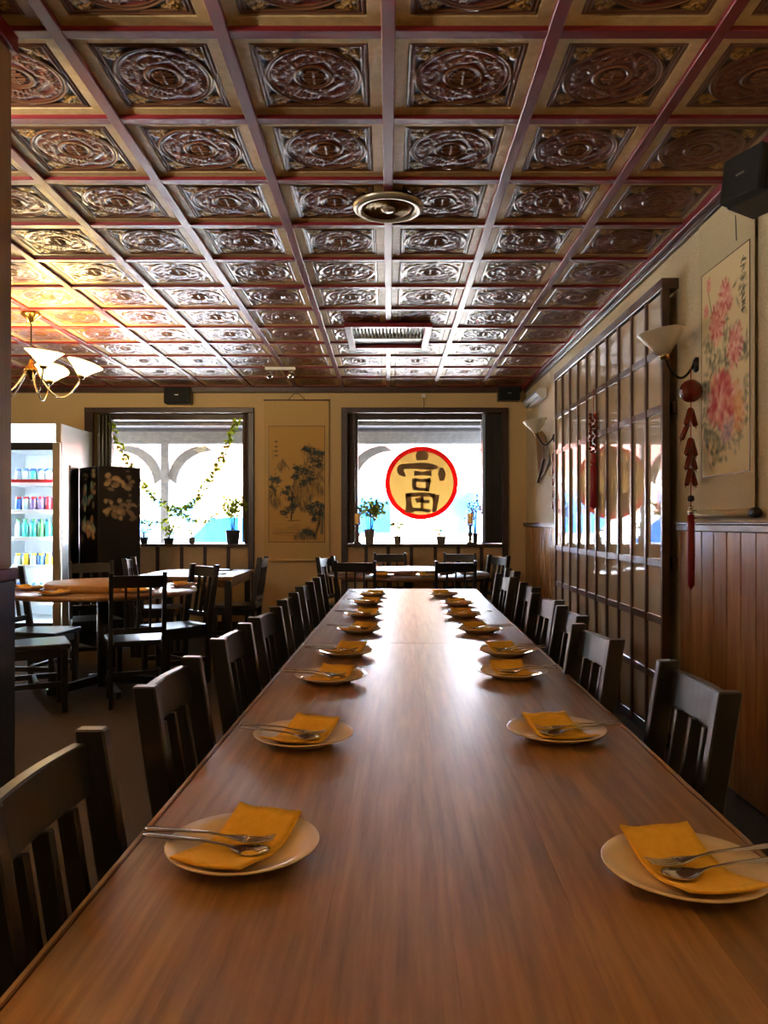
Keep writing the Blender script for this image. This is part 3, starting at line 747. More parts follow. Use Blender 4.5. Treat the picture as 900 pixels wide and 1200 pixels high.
sn = thing('sensor', 'tiny white sensor with hanging cord above the character window', 'sensor', (.41, YF-.015, 2.71))
MB().b2((-.025, -.02, -.02), (.025, .014, .02)).build('body', 'white', sn, .004)
MB().tube([(0, 0, -.02), (.004, 0, -.08), (0, 0, -.125)], .003, 6).build('cord', 'iron', sn)

# ------------------------------------------------------------------ painting helper
class Canvas:
    def __init__(s, w_, h_, asp, col):
        s.w, s.h = w_, h_; s.a = np.ones((h_, w_, 3))*np.array(col[:3]); s.asp = asp      # x 0..1, y 0..asp (down)
        s.X, s.Y = np.meshgrid(np.linspace(0, 1, w_), np.linspace(0, asp, h_))
    def blob(s, x, y, r, col, al=1.0, ry=None, rot=0, soft=.35):
        ry = ry or r; m = max(r, ry)*1.2
        j0, j1 = np.searchsorted(s.X[0], [x-m, x+m]); i0, i1 = np.searchsorted(s.Y[:, 0], [y-m, y+m])
        if j1 <= j0 or i1 <= i0: return
        dx, dy = s.X[i0:i1, j0:j1]-x, s.Y[i0:i1, j0:j1]-y
        u = (dx*math.cos(rot)+dy*math.sin(rot))/r; v = (-dx*math.sin(rot)+dy*math.cos(rot))/ry
        k = np.clip((1-np.hypot(u, v))/soft, 0, 1)[..., None]*al
        s.a[i0:i1, j0:j1] = s.a[i0:i1, j0:j1]*(1-k)+np.array(col[:3])*k
    def line(s, pts, r, col, al=1.0):
        for (x0, y0), (x1, y1) in zip(pts, pts[1:]):
            n = max(2, int(math.hypot(x1-x0, y1-y0)/(r*.7)))
            for k in range(n+1): s.blob(x0+(x1-x0)*k/n, y0+(y1-y0)*k/n, r, col, al, soft=.6)
P = random.Random(11)
# landscape scroll on the far wall --------------------------------------
cv = Canvas(140, 290, 2.08, C(198, 160, 92))
ink, ink2, teal, brn = C(52, 58, 58), C(92, 92, 80), C(74, 94, 92), C(140, 112, 70)
def mass(poly, n):                                            # wash and vertical strokes filling an outline
    xs, ys = [p[0] for p in poly], [p[1] for p in poly]
    def inside(x, y):
        r_ = False
        for (x0, y0), (x1, y1) in zip(poly, poly[1:]+poly[:1]):
            if (y0 > y) != (y1 > y) and x < (x1-x0)*(y-y0)/(y1-y0)+x0: r_ = not r_
        return r_
    for k in range(n):
        x, y = P.uniform(min(xs), max(xs)), P.uniform(min(ys), max(ys))
        if not inside(x, y): continue
        if k % 3 == 0: cv.blob(x, y, .05, brn, .35, .09, 0, .9)
        else: cv.blob(x, y, P.uniform(.008, .02), [ink, ink2, teal][P.randrange(3)], P.uniform(.3, .75), P.uniform(.04, .1), P.uniform(-.45, .45), .8)
def pine(cx, cy, r, n=34):
    for k in range(n): cv.blob(cx+P.gauss(0, r*.5), cy+P.gauss(0, r*.36), P.uniform(.02, .04), [ink, teal, ink][P.randrange(3)], P.uniform(.5, .85), P.uniform(.014, .026), 0, .7)
mass([(.62, .42), (.72, .34), (.98, .5), (.98, 1.3), (.82, 1.28), (.7, .9), (.62, .7)], 320)
mass([(.44, .82), (.6, .74), (.78, .86), (.8, 1.3), (.66, 1.52), (.5, 1.5), (.42, 1.3)], 320)
mass([(.40, 1.1), (.5, 1.1), (.48, 1.5), (.38, 1.5)], 60)
for cx, cy, r in ((.66, .4, .07), (.74, .44, .08), (.84, .5, .1), (.94, .48, .08), (.84, .62, .1), (.92, .7, .08), (.5, .76, .07), (.58, .82, .1), (.68, .78, .1), (.48, .92, .07), (.74, .95, .08), (.62, 1.02, .08)): pine(cx, cy, r)
mass([(.12, .78), (.24, .6), (.38, .78)], 40); cv.line([(.1, .8), (.24, .6), (.38, .78)], .008, ink2, .6)
pine(.06, .96, .09); pine(.14, .98, .08); pine(.08, 1.1, .1); mass([(.0, 1.15), (.14, 1.2), (.24, 1.44), (.12, 1.46), (.0, 1.34)], 90)
pine(.36, 1.1, .06); pine(.3, 1.2, .08); pine(.4, 1.3, .06); cv.line([(.42, 1.2), (.42, 1.5), (.4, 1.66)], .022, ink, .7); pine(.38, 1.5, .09); pine(.28, 1.56, .08); pine(.44, 1.44, .07)
cv.line([(.34, 1.7), (.56, 1.69)], .01, ink, .7); cv.line([(.4, 1.69), (.41, 1.58)], .014, ink, .7)
for cx, cy, r in ((.74, 1.46, .08), (.84, 1.42, .1), (.94, 1.44, .09), (.8, 1.54, .09), (.9, 1.56, .1), (.82, 1.68, .06)): pine(cx, cy, r, 46)
cv.line([(.93, 1.5), (.9, 1.75), (.82, 2.0)], .04, ink, .6); cv.line([(.97, 1.6), (.95, 1.92)], .04, teal, .6)
mass([(.4, 2.02), (.6, 1.86), (.74, 1.84), (.9, 2.02)], 150); pine(.66, 1.88, .08); pine(.76, 1.94, .08)
for k in range(60):
    x, y = P.uniform(.03, .5), 1.76+P.random()*.26; cv.line([(x, y), (x+P.uniform(.05, .3), y+P.uniform(-.01, .01))], .006, ink2, .16)
for k, yy in enumerate((.28, .37, .45, .53)): cv.blob(.13, yy, .022, ink, .9, .024, soft=.6); cv.line([(.1, yy), (.165, yy-.006)], .008, ink, .8)
for k in range(7): cv.blob(.075, .44+k*.026, .009, ink2, .8, .009)
sc1 = thing('hanging_scroll', 'ochre hanging scroll with ink mountain landscape between the two windows', 'scroll', (-1.06, YF-.02, 0))
def scroll_sheet(x0, x1, z0, z1, y, nm, m, parent, th=.003, wav=.003):
    mb = MB(); n = 24
    rows = [[(x0+(x1-x0)*j/8, y+wav*math.sin(5*j/8+3*i/n), z0+(z1-z0)*i/n) for j in range(9)] for i in range(n+1)]
    top = [p for r in rows for p in r]; bot = [(p[0], p[1]+th, p[2]) for p in top]; N = len(top); fs = []
    for i in range(n):
        for j in range(8):
            a = i*9+j; fs += [(a, a+1, a+10, a+9), (N+a, N+a+9, N+a+10, N+a+1)]
    mb.add(top+bot, fs, True); return mb.build(nm, m, parent)
MB().b2((-.375, -.012, .82), (.375, -.008, 2.655)).build('mount', 'paper', sc1)
me = grid_mesh('painting', 140, 290, lambda U, V: (-.318+U*.642, -.0125+0*U, 2.36-V*1.34), cv.a); link('painting', me, 'paint', sc1)
for a, b in (((-.322, 2.357), (.328, 2.363)), ((-.322, 1.017), (.328, 1.023))): MB().b2((a[0], -.0155, a[1]), (b[0], -.0122, b[1])).build('border_line', 'darkwood', sc1)
for x in (-.320, .326): MB().b2((x-.003, -.0155, 1.02), (x+.003, -.0122, 2.36)).build('border_line', 'darkwood', sc1)
MB().tube([(-.39, -.012, .81), (.39, -.012, .81)], .016, 12).build('roller', 'paper', sc1)
MB().tube([(-.38, -.01, 2.66), (.38, -.01, 2.66)], .008, 10).build('top_rod', 'darkwood', sc1)
MB().tube([(-.09, -.012, 2.665), (-.03, -.03, 2.73), (.03, -.03, 2.73), (.1, -.012, 2.665)], .004, 6).build('hanging_cord', 'iron', sc1)
# peony scroll on the right wall ----------------------------------------
A = 1.976
cv = Canvas(100, 300, A, C(222, 204, 160))
def peony(x, y, r, c1, c2, n=70, tall=1.15):
    cv.blob(x, y, r, c2, .8, r*tall, 0, .5)
    for k in range(n):
        a = P.random()*2*PI; q = math.sqrt(P.random()); cc = [c1, c2, c1, C(236, 196, 180)][P.randrange(4)]
        cv.blob(x+q*r*math.cos(a), y+q*r*tall*math.sin(a), r*P.uniform(.14, .3), cc, P.uniform(.4, .8), r*P.uniform(.1, .2), a, .7)
def leaves(x, y, r, n, ry=None):
    for k in range(n):
        cc = [C(92, 100, 82), C(128, 130, 108), C(74, 80, 68), C(150, 148, 120)][P.randrange(4)]
        cv.blob(x+P.gauss(0, r), y+P.gauss(0, ry or r), P.uniform(.04, .09), cc, P.uniform(.35, .75), P.uniform(.018, .04), P.uniform(0, 3), .7)
leaves(.16, .75, .07, 22); leaves(.6, .7, .06, 18); leaves(.45, .95, .16, 46, .1); leaves(.9, .9, .07, 22); leaves(.2, 1.02, .08, 20); leaves(.16, 1.35, .08, 36, .16); leaves(.2, 1.55, .1, 40, .1)
leaves(.45, 1.68, .12, 36, .08); leaves(.8, 1.62, .09, 20); leaves(.92, 1.35, .05, 16, .12); leaves(.85, .4, .05, 12, .12); leaves(.3, 1.78, .06, 12)
cv.line([(.15, .2), (.26, .5), (.3, .9), (.35, 1.2)], .012, C(120, 116, 88), .7); cv.line([(.6, .2), (.55, .7), (.5, 1.1)], .009, C(120, 116, 88), .6)
pk, pk2 = C(190, 66, 76), C(222, 140, 132)
peony(.16, .14, .06, pk, pk2, 20, 1.5); peony(.1, .37, .07, pk, pk2, 20, 1.2); peony(.52, .36, .16, pk, pk2, 60); peony(.34, .56, .17, pk, pk2, 70, 1.3)
peony(.72, .84, .16, pk, pk2, 70, 1.3); peony(.74, 1.4, .18, C(204, 124, 76), C(224, 168, 116), 70, 1.4); peony(.55, 1.56, .17, C(146, 118, 142), C(186, 158, 168), 50, .9); peony(.42, 1.28, .28, pk, pk2, 140, .95)
for k, yy in enumerate((.12, .19, .27, .36, .43, .50, .57)):
    for q in range(4):
        x0, y0, a_ = P.uniform(.86, .91), yy+P.uniform(-.022, .022), P.choice((0, .2, 1.4, 2.3, 2.6)); l_ = P.uniform(.02, .04)
        cv.line([(x0-l_*math.cos(a_), y0-l_*math.sin(a_)), (x0+l_*math.cos(a_), y0+l_*math.sin(a_))], P.uniform(.007, .011), ink, .75)
sc2 = thing('hanging_scroll', 'cream hanging scroll painted with pink peonies on the beige wall', 'scroll', (XR-.02, 3.61, 0))
def yzsheet(y0, y1, z0, z1, x, nm, m): return MB().b2((x, y0, z0), (x+.003, y1, z1)).build(nm, m, sc2)
yzsheet(-.295, .296, 1.30, 2.74, 0, 'mount', 'paper2')
me = grid_mesh('painting', 100, 300, lambda U, V: (-.0015+0*U, .255-U*.51, 2.478-V*1.008), cv.a); me.flip_normals() if me.polygons[0].normal.x > 0 else None
link('painting', me, 'paint', sc2)
for y in (-.257, .257): MB().b2((-.003, y-.002, 1.468), (-.0005, y+.002, 2.48)).build('border_line', 'darkwood', sc2)
for z in (1.468, 2.48): MB().b2((-.003, -.257, z-.002), (-.0005, .257, z+.002)).build('border_line', 'darkwood', sc2)
MB().tube([(-.012, -.30, 1.285), (-.012, .30, 1.285)], .019, 14).build('roller', 'paper2', sc2)
for y in (-.30, .30): MB().lathe([(0, -.03), (.016, -.028), (.023, -.015), (.023, .015), (.016, .028), (0, .03)], 14, (-.012, y+(.028 if y > 0 else -.028), 1.285), Matrix.Rotation(PI/2, 3, 'X')).build('roller_knob', 'plastic', sc2)

# ------------------------------------------------------------------ hanging ornaments on the right wall
def firecracker(t, c, d, L, r): 
    c = Vector(c); d = Vector(d).normalized()
    MB().tube([c-d*L/2, c-d*L*.42, c+d*L*.42, c+d*L/2], [r*.8, r, r, r*.8], 10).build('firecracker', 'redfoil', t)
    MB().tube([c+d*L/2, c+d*(L/2+.012)], .003, 5).build('fuse', 'brass', t)
fc = thing('firecracker_string', 'red firecracker string with ball and tassel beside the peony scroll', 'ornament', (1.513, 3.84, 0))
MB().tube([(.05, .12, 2.05), (0, 0, 1.99), (0, 0, 1.28)], .0025, 6).build('cord', 'red', fc)
rk = np.random.RandomState(3)
prof = [(.056*math.sin(PI*k/10), 1.9-.058*math.cos(PI*k/10)) for k in range(11)]; prof[0] = (0, 1.842); prof[-1] = (0, 1.958)
MB().lathe(prof, 14, smooth=False).build('ball', 'redfoil', fc)
for (z, dx) in ((1.77, 1), (1.70, 0), (1.62, 1), (1.55, 2), (1.47, 1)):
    sh = .0
    if dx == 0: firecracker(fc, (-.02, .03, z), (-.35, .2, -1), .085, .013); continue
    if dx == 2: firecracker(fc, (0, .005, z+.07), (0, .03, -1), .08, .014)
    for s in (-1, 1): firecracker(fc, (.020*s, s*.02, z), (s*.36, s*.2, -1), .09, .014)
MB().lathe([(0, 1.345), (.014, 1.35), (.018, 1.362), (.014, 1.376), (0, 1.38)], 14).build('black_bead', 'plastic', fc)
MB().lathe([(0, 1.285), (.014, 1.288), (.016, 1.3), (.008, 1.306), (.014, 1.312), (.014, 1.325), (0, 1.33)], 14).build('silver_bead', 'chrome', fc)
MB().lathe([(.004, 1.286), (.016, 1.28), (.018, 1.2), (.019, 1.05), (.017, .93), (.0, .905)], 16).build('tassel', 'tassel', fc)
rtz = thing('red_tassel', 'long red beaded tassel hanging on the lattice screen', 'ornament', (1.475, 5.52, 0))
MB().tube([(0, 0, 2.2), (0, 0, 1.98)], .003, 6).build('cord', 'red', rtz)
mb = MB()
for k in range(34):
    z = 2.03-k*.0085; a = k*2.4; mb.lathe([(0, -.014), (.013, -.006), (.013, .006), (0, .014)], 6, (.024*math.cos(a), .024*math.sin(a), z))
mb.build('bead_cluster', 'redfoil', rtz)
MB().lathe([(0, 1.66), (.018, 1.665), (.024, 1.685), (.018, 1.71), (.024, 1.725), (.012, 1.745), (0, 1.75)], 14).build('knot', 'red', rtz)
MB().lathe([(.006, 1.665), (.022, 1.65), (.024, 1.5), (.027, 1.36), (.0, 1.34)], 16).build('tassel', 'tassel', rtz)
fs_ = thing('firecracker_string', 'small red firecracker string in the gap beside the lattice screen', 'ornament', (1.565, 7.25, 0))
MB().tube([(0, 0, 1.98), (0, 0, 1.34)], .003, 6).build('cord', 'red', fs_)
for k in range(5):
    for s in (-1, 1): firecracker(fs_, (0, s*.035, 1.86-k*.11), (0, s*.5, -1), .085, .014)
hf = thing('hanging_fan', 'half-open folding fan hung on the wall near the far corner', 'fan', (XR-.02, 8.02, 1.68))
for k in range(13):
    a = math.radians(108-k*7.6); d = Vector((0, -math.cos(a), math.sin(a)))
    if k: MB().bar(d*.0, d*.52, .004, .014, (1, 0, 0)).build('stick', 'fanstick', hf)
    else: MB().bar(d*-.03, d*.52, .008, .02, (1, 0, 0)).build('guard_stick', 'fanstick', hf)
mb = MB(); n = 26
for k in range(n):
    a0, a1 = (math.radians(108-91*q/n) for q in (k, k+1)); x0 = .006 if k % 2 else -.002; x1 = -.002 if k % 2 else .006
    P4 = [Vector((x0, -math.cos(a0)*.2, math.sin(a0)*.2)), Vector((x1, -math.cos(a1)*.2, math.sin(a1)*.2)), Vector((x1, -math.cos(a1)*.5, math.sin(a1)*.5)), Vector((x0, -math.cos(a0)*.5, math.sin(a0)*.5))]
    mb.add(P4, [(0, 1, 2, 3)])
mb.build('fan_leaf', 'fanpaper', hf)
MB().bar((-.012, .02, -.02), (-.012, -.3, .2), .01, .03, (1, 0, 0)).build('guard_stick', 'darkwood', hf)
MB().lathe([(0, -.012), (.02, -.01), (.02, .01), (0, .012)], 10, (-.008, 0, 0), Matrix.Rotation(PI/2, 3, 'Y')).build('pivot', 'iron', hf)

# ------------------------------------------------------------------ window dressings
def curtain(name, label, x0, x1, z0, z1, y, m, folds, cat='curtain', amp=.02):
    mb = MB(); n = folds*8
    A_ = [(x0+(x1-x0)*k/n, y+amp*math.sin(k/8*2*PI)) for k in range(n+1)]
    vs = [(a, b, z0) for a, b in A_]+[(a, b, z1) for a, b in A_]+[(a, b+.004, z0) for a, b in A_]+[(a, b+.004, z1) for a, b in A_]
    N = n+1; fs = []
    for k in range(n): fs += [(k, k+1, N+k+1, N+k), (2*N+k, 3*N+k, 3*N+k+1, 2*N+k+1)]
    fs += [(0, N, 3*N, 2*N), (n, 2*N+n, 3*N+n, N+n)]
    mb.add(vs, fs, True); o = mb.build(name, m); return tag(o, label, cat)
curtain('curtain', 'dark satin curtain gathered behind the fridge at garland window', -3.40, -3.235, 1.02, 2.50, YF+.08, 'curtain', 4)
curtain('curtain', 'narrow brocade curtain at the landscape-scroll edge of garland window', -1.70, -1.62, 1.02, 2.50, YF+.06, 'brocade', 2, amp=.012)
curtain('curtain', 'narrow mottled dark curtain at the landscape-scroll edge of character window', -.47, -.385, 1.02, 2.50, YF+.06, 'brocade', 2, amp=.012)
sh = thing('shutter', 'black window shutter standing open beside the character sign', 'shutter', (1.23, YF+.05, 1.02))
rsh = .0
MB().b2((-.10, -.015, .0), (.10, .015, 1.48)).build('panel', 'shutter', sh, .004)
MB().b2((-.135, -.02, .0), (-.101, .02, 1.49)).build('edge_strip', 'blue_face', sh, .003)
MB().b2((-.03, -.022, .05), (-.02, -.0155, 1.43)).build('groove_bead', 'iron', sh)
MB().b2((.05, -.035, .66), (.065, -.0155, .74)).build('handle', 'iron', sh, .002)

# character sign on the glass: 富
fu = thing('round_sign', 'round gold sign with red rim and dark character on window', 'sign', ((494-CX)/F*YG, YG-.001, 1.24-(566-CY)/F*YG))
RS = .432
fu.rotation_euler = (0, 0, 0)
ring = MB(); n = 72
vs = [(r_*math.cos(2*PI*k/n), y, r_*math.sin(2*PI*k/n)) for y in (-.006, 0) for r_ in (RS, RS*.875) for k in range(n)]
fs = []
for k in range(n):
    k2 = (k+1) % n; fs += [(k, k2, n+k2, n+k), (2*n+k, 3*n+k, 3*n+k2, 2*n+k2), (k, 2*n+k, 2*n+k2, k2), (n+k, n+k2, 3*n+k2, 3*n+k)]
ring.add(vs, fs).build('red_rim', 'fu_red', fu)
dsc = MB(); vs = [(RS*.875*math.cos(2*PI*k/n), y, RS*.875*math.sin(2*PI*k/n)) for y in (-.004, -.001) for k in range(n)]
dsc.add(vs, [tuple(range(n)), tuple(reversed(range(n, 2*n)))]+[(k, n+k, n+(k+1) % n, (k+1) % n) for k in range(n)]).build('gold_disc', 'fu_gold', fu)
def fpt(p): return ((p[0]-427)/175*RS, -(p[1]-435)/175*RS)
ch = MB()
def brush(pts, wd):
    pts = [Vector(fpt(p)) for p in pts]; L, Rr = [], []
    # resample smooth
    N = 14; out = []; ow = []
    for k in range(N+1):
        s = k/N*(len(pts)-1); i = min(int(s), len(pts)-2); f = s-i
        p0, p1, p2, p3 = pts[max(i-1, 0)], pts[i], pts[i+1], pts[min(i+2, len(pts)-1)]
        out.append(.5*((2*p1)+(p2-p0)*f+(2*p0-5*p1+4*p2-p3)*f*f+(3*p1-p0-3*p2+p3)*f**3)); ow.append((wd[i]*(1-f)+wd[i+1]*f)*1.22/175*RS/2)
    for k, p in enumerate(out):
        t = (out[min(k+1, N)]-out[max(k-1, 0)]).normalized(); nn = Vector((-t.y, t.x)); L.append(p+nn*ow[k]); Rr.append(p-nn*ow[k])
    poly = L+Rr[::-1]; m = len(L)
    vs = [(p.x, y, p.y) for y in (-.0075, -.0045) for p in poly]; n2 = len(poly); fs = []
    for k in range(m-1): fs += [(k, k+1, n2-2-k, n2-1-k), (n2+k, n2+n2-1-k, n2+n2-2-k, n2+k+1)]
    fs += [(k, n2+k, n2+(k+1) % n2, (k+1) % n2) for k in range(n2)]
    ch.add(vs, fs)
brush([(428, 281), (429, 303), (430, 326)], [26, 52, 40])
brush([(350, 402), (328, 384), (326, 364), (348, 354)], [6, 24, 26, 20])
brush([(340, 356), (400, 354), (460, 356), (505, 360)], [18, 24, 26, 12])
brush([(522, 362), (524, 392), (524, 424)], [12, 32, 16])
brush([(392, 388), (430, 390), (474, 388)], [22, 13, 24])
brush([(394, 414), (391, 440), (394, 470)], [20, 17, 14])
brush([(392, 418), (430, 424), (470, 420)], [14, 12, 20])
brush([(462, 418), (457, 445), (454, 476)], [22, 17, 14])
brush([(392, 460), (420, 465), (458, 468)], [12, 12, 12])
brush([(362, 486), (366, 530), (370, 578)], [22, 22, 34])
brush([(352, 494), (420, 490), (492, 496)], [16, 16, 18])
brush([(494, 492), (494, 530), (486, 574)], [32, 20, 16])
brush([(428, 500), (430, 530), (428, 564)], [16, 12, 12])
brush([(400, 522), (415, 516), (440, 524), (466, 524)], [20, 20, 14, 12])
brush([(384, 562), (425, 563), (470, 570)], [14, 13, 14])
ch.build('character', 'fu_ink', fu)

# garland of leaves across window 1
def garland(name, label, pts, per, L, m, seed):
    r2_ = random.Random(seed); t = thing(name, label, 'garland', (pts[0][0], YF+.1, pts[0][1])); o = Vector(t.location)
    P3 = []
    for k in range(61):
        s = k/60*(len(pts)-1); i = min(int(s), len(pts)-2); f = s-i; g_ = lambda q: Vector((pts[q][0], YF+.1, pts[q][1]))
        p0, p1, p2, p3 = g_(max(i-1, 0)), g_(i), g_(i+1), g_(min(i+2, len(pts)-1))
        P3.append(.5*((2*p1)+(p2-p0)*f+(2*p0-5*p1+4*p2-p3)*f*f+(3*p1-p0-3*p2+p3)*f**3)-o)
    MB().tube(P3, .003, 5).build('vine', 'stem', t)
    mb = MB()
    for p in P3:
        for q in range(per):
            d = Vector((r2_.uniform(-1, 1), r2_.uniform(-.8, .3), r2_.uniform(-1, .6))); mb.leaf(p+d*.012, d, L*r2_.uniform(.7, 1.2), L*.7, (r2_.uniform(-.5, .5), -1, r2_.uniform(-.5, .5)))
    mb.build('leaves', m, t, fix=False)['kind'] = 'stuff'
def wx(px): return (px-CX)/F*(YF+.1)
def wz(py): return 1.24-(py-CY)/F*(YF+.1)
garland('leaf_garland', 'long yellow-green leaf garland swagged across window over the porch view', [(wx(131), wz(495)), (wx(142), wz(525)), (wx(158), wz(555)), (wx(178), wz(580)), (wx(205), wz(597)), (wx(222), wz(592)), (wx(240), wz(570)), (wx(258), wz(540)), (wx(270), wz(512)), (wx(278), wz(493))], 5, .052, 'leaf_y', 1)
garland('leaf_garland', 'short lower leaf garland drooping above the small sill pots', [(wx(166), wz(611)), (wx(182), wz(613)), (wx(200), wz(606)), (wx(212), wz(602)), (wx(224), wz(609)), (wx(240), wz(610)), (wx(256), wz(603))], 2, .04, 'leaf_y', 2)

# potted plants and candles on the sills
def pot(t, r, hgt, m):
    MB().lathe([(0, .0), (r*.72, 0), (r*.8, .01), (r, hgt*.95), (r, hgt), (r*.88, hgt), (r*.85, hgt*.85), (0, hgt*.85)], 20).build('pot', m, t)
    MB().lathe([(0, hgt*.84), (r*.84, hgt*.86), (0, hgt*.9)], 14).build('soil', 'soil', t)
def plant(name, label, px, r, hgt, m, hf_, spread, n, L, lm, win=1, seed=1, y=YF+.02, stems=5, cat='plant'):
    x = (px-CX)/F*y; t = thing(name, label, cat, (x, y, 1.0)); pot(t, r, hgt, m); rr_ = random.Random(seed)
    st = MB(); lv = MB()
    for k in range(stems):
        a = rr_.random()*2*PI; tip = Vector((spread*math.cos(a)*rr_.uniform(.3, 1), spread*.5*math.sin(a), hgt+hf_*rr_.uniform(.7, 1)))
        b = Vector((tip.x*.15, tip.y*.15, hgt*.8)); mid = (b+tip)/2+Vector((-tip.x*.2, 0, .03))
        path = [b.lerp(mid, s) if s < .5 else mid.lerp(tip, s*2-1) for s in (0, .25, .49)]+[mid.lerp(tip, .5), tip]
        path = [b, b.lerp(mid, .6), mid, mid.lerp(tip, .5), tip]
        st.tube(path, [.005, .004, .0035, .003, .002], 5)
        for q in range(n):
            s = rr_.uniform(.35, 1.0); p = mid.lerp(tip, (s-.3)/.7)+Vector((rr_.gauss(0, .03), rr_.gauss(0, .02), rr_.gauss(0, .03)))
            d = Vector((rr_.uniform(-1, 1), rr_.uniform(-.7, .7), rr_.uniform(-.6, .9))); lv.leaf(p, d, L*rr_.uniform(.7, 1.2), L*.55, (rr_.uniform(-.4, .4), -1, rr_.uniform(-.4, .4)))
    st.build('stems', 'stem', t); lv.build('leaves', lm, t, fix=False)['kind'] = 'stuff'
    return t
plant('potted_plant', 'bushy plant in large dark pot at the garland window corner', 273, .085, .16, 'pot_dark', .40, .17, 20, .055, 'leaf_y', 1, 3, stems=7)
plant('potted_plant', 'small spiky plant in a dark bowl on the garland window sill', 198, .065, .065, 'pot_dark', .13, .09, 5, .06, 'leaf', 1, 4, stems=6)
plant('potted_plant', 'tiny pale pot with blue-green sprig on the garland window sill', 225, .04, .075, 'terracotta', .09, .04, 4, .04, 'leaf', 1, 5, stems=4)
plant('potted_plant', 'small pot half hidden behind the folding screen on garland sill', 169, .05, .075, 'pot_dark', .09, .05, 4, .04, 'leaf', 1, 6, stems=4)
plant('potted_plant', 'leafy plant in tall pot beside the candle nearest landscape scroll', 433, .06, .17, 'terracotta', .36, .24, 20, .06, 'leaf', 2, 7, stems=8)
plant('potted_plant', 'little pot with a drooping sprig below the round sign', 466, .045, .09, 'terracotta', .16, .10, 4, .06, 'leaf', 2, 8, stems=3)
plant('potted_plant', 'low wide bowl with trailing leaf below the round sign', 517, .058, .085, 'terracotta', .04, .12, 2, .05, 'leaf', 2, 9, stems=3)
plant('flower_vase', 'dark red blossom sprays rising behind the candle beside the shutter', 557, .03, .12, 'pot_dark', .44, .09, 10, .045, 'leaf_r', 2, 10, y=YF+.1, stems=5, cat='flowers')
def candle(px, label):
    y = YF-.03; x = (px-CX)/F*y; t = thing('candlestick', label, 'candle', (x, y, 1.0), 0, 'candles on the character window sill')
    MB().lathe([(0, 0), (.045, 0), (.046, .012), (.03, .02), (.018, .03), (.026, .05), (.016, .07), (.028, .1), (.03, .12), (.014, .14), (.012, .17), (.022, .185), (.014, .2), (.03, .215), (.044, .222), (.044, .228), (0, .228)], 18).build('holder', 'wood_turn', t)
    MB().lathe([(0, .229), (.032, .229), (.033, .34), (.03, .352), (.018, .346), (0, .345)], 18).build('wax', 'candle', t)
    MB().tube([(0, 0, .344), (.002, 0, .362)], .002, 5).build('wick', 'iron', t)
candle(419, 'cream candle on turned wooden holder beside the leafy potted plant'); candle(551, 'cream candle on turned wooden holder beside the dark red blossoms')

# ------------------------------------------------------------------ drinks fridge
FX0, FX1, FY0, FY1, FZ = -4.20, -3.41, 8.0, 8.84, 2.28
fr = thing('drinks_fridge', 'tall white glass-door drinks fridge glowing at the far wall', 'fridge', ((FX0+FX1)/2, FY0, 0))
L0 = Vector(fr.location)
def fb(lo, hi, nm, m, bev=.003, par=None): return MB().b2(Vector(lo)-L0, Vector(hi)-L0).build(nm, m, par or fr, bev)
fb((FX1-.035, FY0+.03, .08), (FX1, FY1, FZ), 'side_panel', 'fr_side'); fb((FX0, FY0+.03, .08), (FX0+.035, FY1, FZ), 'side_panel', 'fr_side')
fb((FX0+.035, FY1-.04, .08), (FX1-.035, FY1, FZ), 'back_panel', 'fr_in'); fb((FX0+.035, FY0+.03, .08), (FX1-.035, FY1-.04, .2), 'floor_panel', 'fr_in')
fb((FX0+.035, FY0+.03, 2.02), (FX1-.035, FY1-.04, FZ), 'top_housing', 'fr_side')
fb((FX0+.02, FY0, 2.085), (FX1-.06, FY0+.029, FZ-.005), 'light_sign', 'white_em')
fb((FX1-.058, FY0, 2.085), (FX1, FY0+.029, FZ), 'sign_end', 'alu')
fb((FX0, FY0+.005, 2.0), (FX1-.0, FY0+.029, 2.08), 'header_gap', 'plastic')
fb((FX0, FY0+.02, 0), (FX1, FY1, .08), 'plinth', 'plastic')
fb((FX1-.075, FY0-.03, .1), (FX1-.0, FY0+.004, 2.075), 'door_stile', 'alu'); fb((FX0, FY0-.03, .1), (FX0+.07, FY0+.004, 2.075), 'door_stile', 'alu')
fb((FX0+.07, FY0-.03, 2.0), (FX1-.075, FY0+.004, 2.075), 'door_rail', 'plastic'); fb((FX0+.07, FY0-.03, .1), (FX1-.075, FY0+.004, .2), 'door_rail', 'plastic')
fb((FX0+.07, FY0-.014, .2), (FX1-.075, FY0-.008, 2.0), 'door_glass', 'glass', 0)
fb((FX1-.062, FY0+.035, .25), (FX1-.037, FY0+.06, 1.98), 'lamp', 'led', 0); fb((FX0+.037, FY0+.035, .25), (FX0+.062, FY0+.06, 1.98), 'lamp', 'led', 0)
shz = [.40, .78, 1.075, 1.36, 1.66]
for k, z in enumerate(shz):
    s = fb((FX0+.04, FY0+.09, z-.012), (FX1-.04, FY1-.06, z), 'shelf', 'white', .002)
    fb((FX0+.04, FY0+.078, z-.02), (FX1-.04, FY0+.089, z+.022), 'shelf_edge', 'white', .002)
fb((FX0+.07, FY0+.06, 1.665), (FX1-.08, FY0+.076, 1.70), 'red_strip', 'b_red', .002)
names = ['bottom', 'second', 'middle', 'fourth', 'top']
rows = {1.66: ['b_clear', 'b_clear', 'b_teal', 'b_clear', 'b_clear', 'b_red'], 1.36: ['b_blue', 'b_clear', 'b_purple', 'b_purple', 'b_red', 'b_purple'], 1.075: ['b_clear', 'b_teal', 'b_teal', 'b_green', 'b_teal', 'b_teal'], .78: ['b_clear', 'b_yellow', 'b_clear', 'b_blue', 'b_yellow', 'b_yellow'], .40: ['b_blue', 'b_teal', 'b_blue', 'b_yellow', 'b_blue', 'b_clear']}
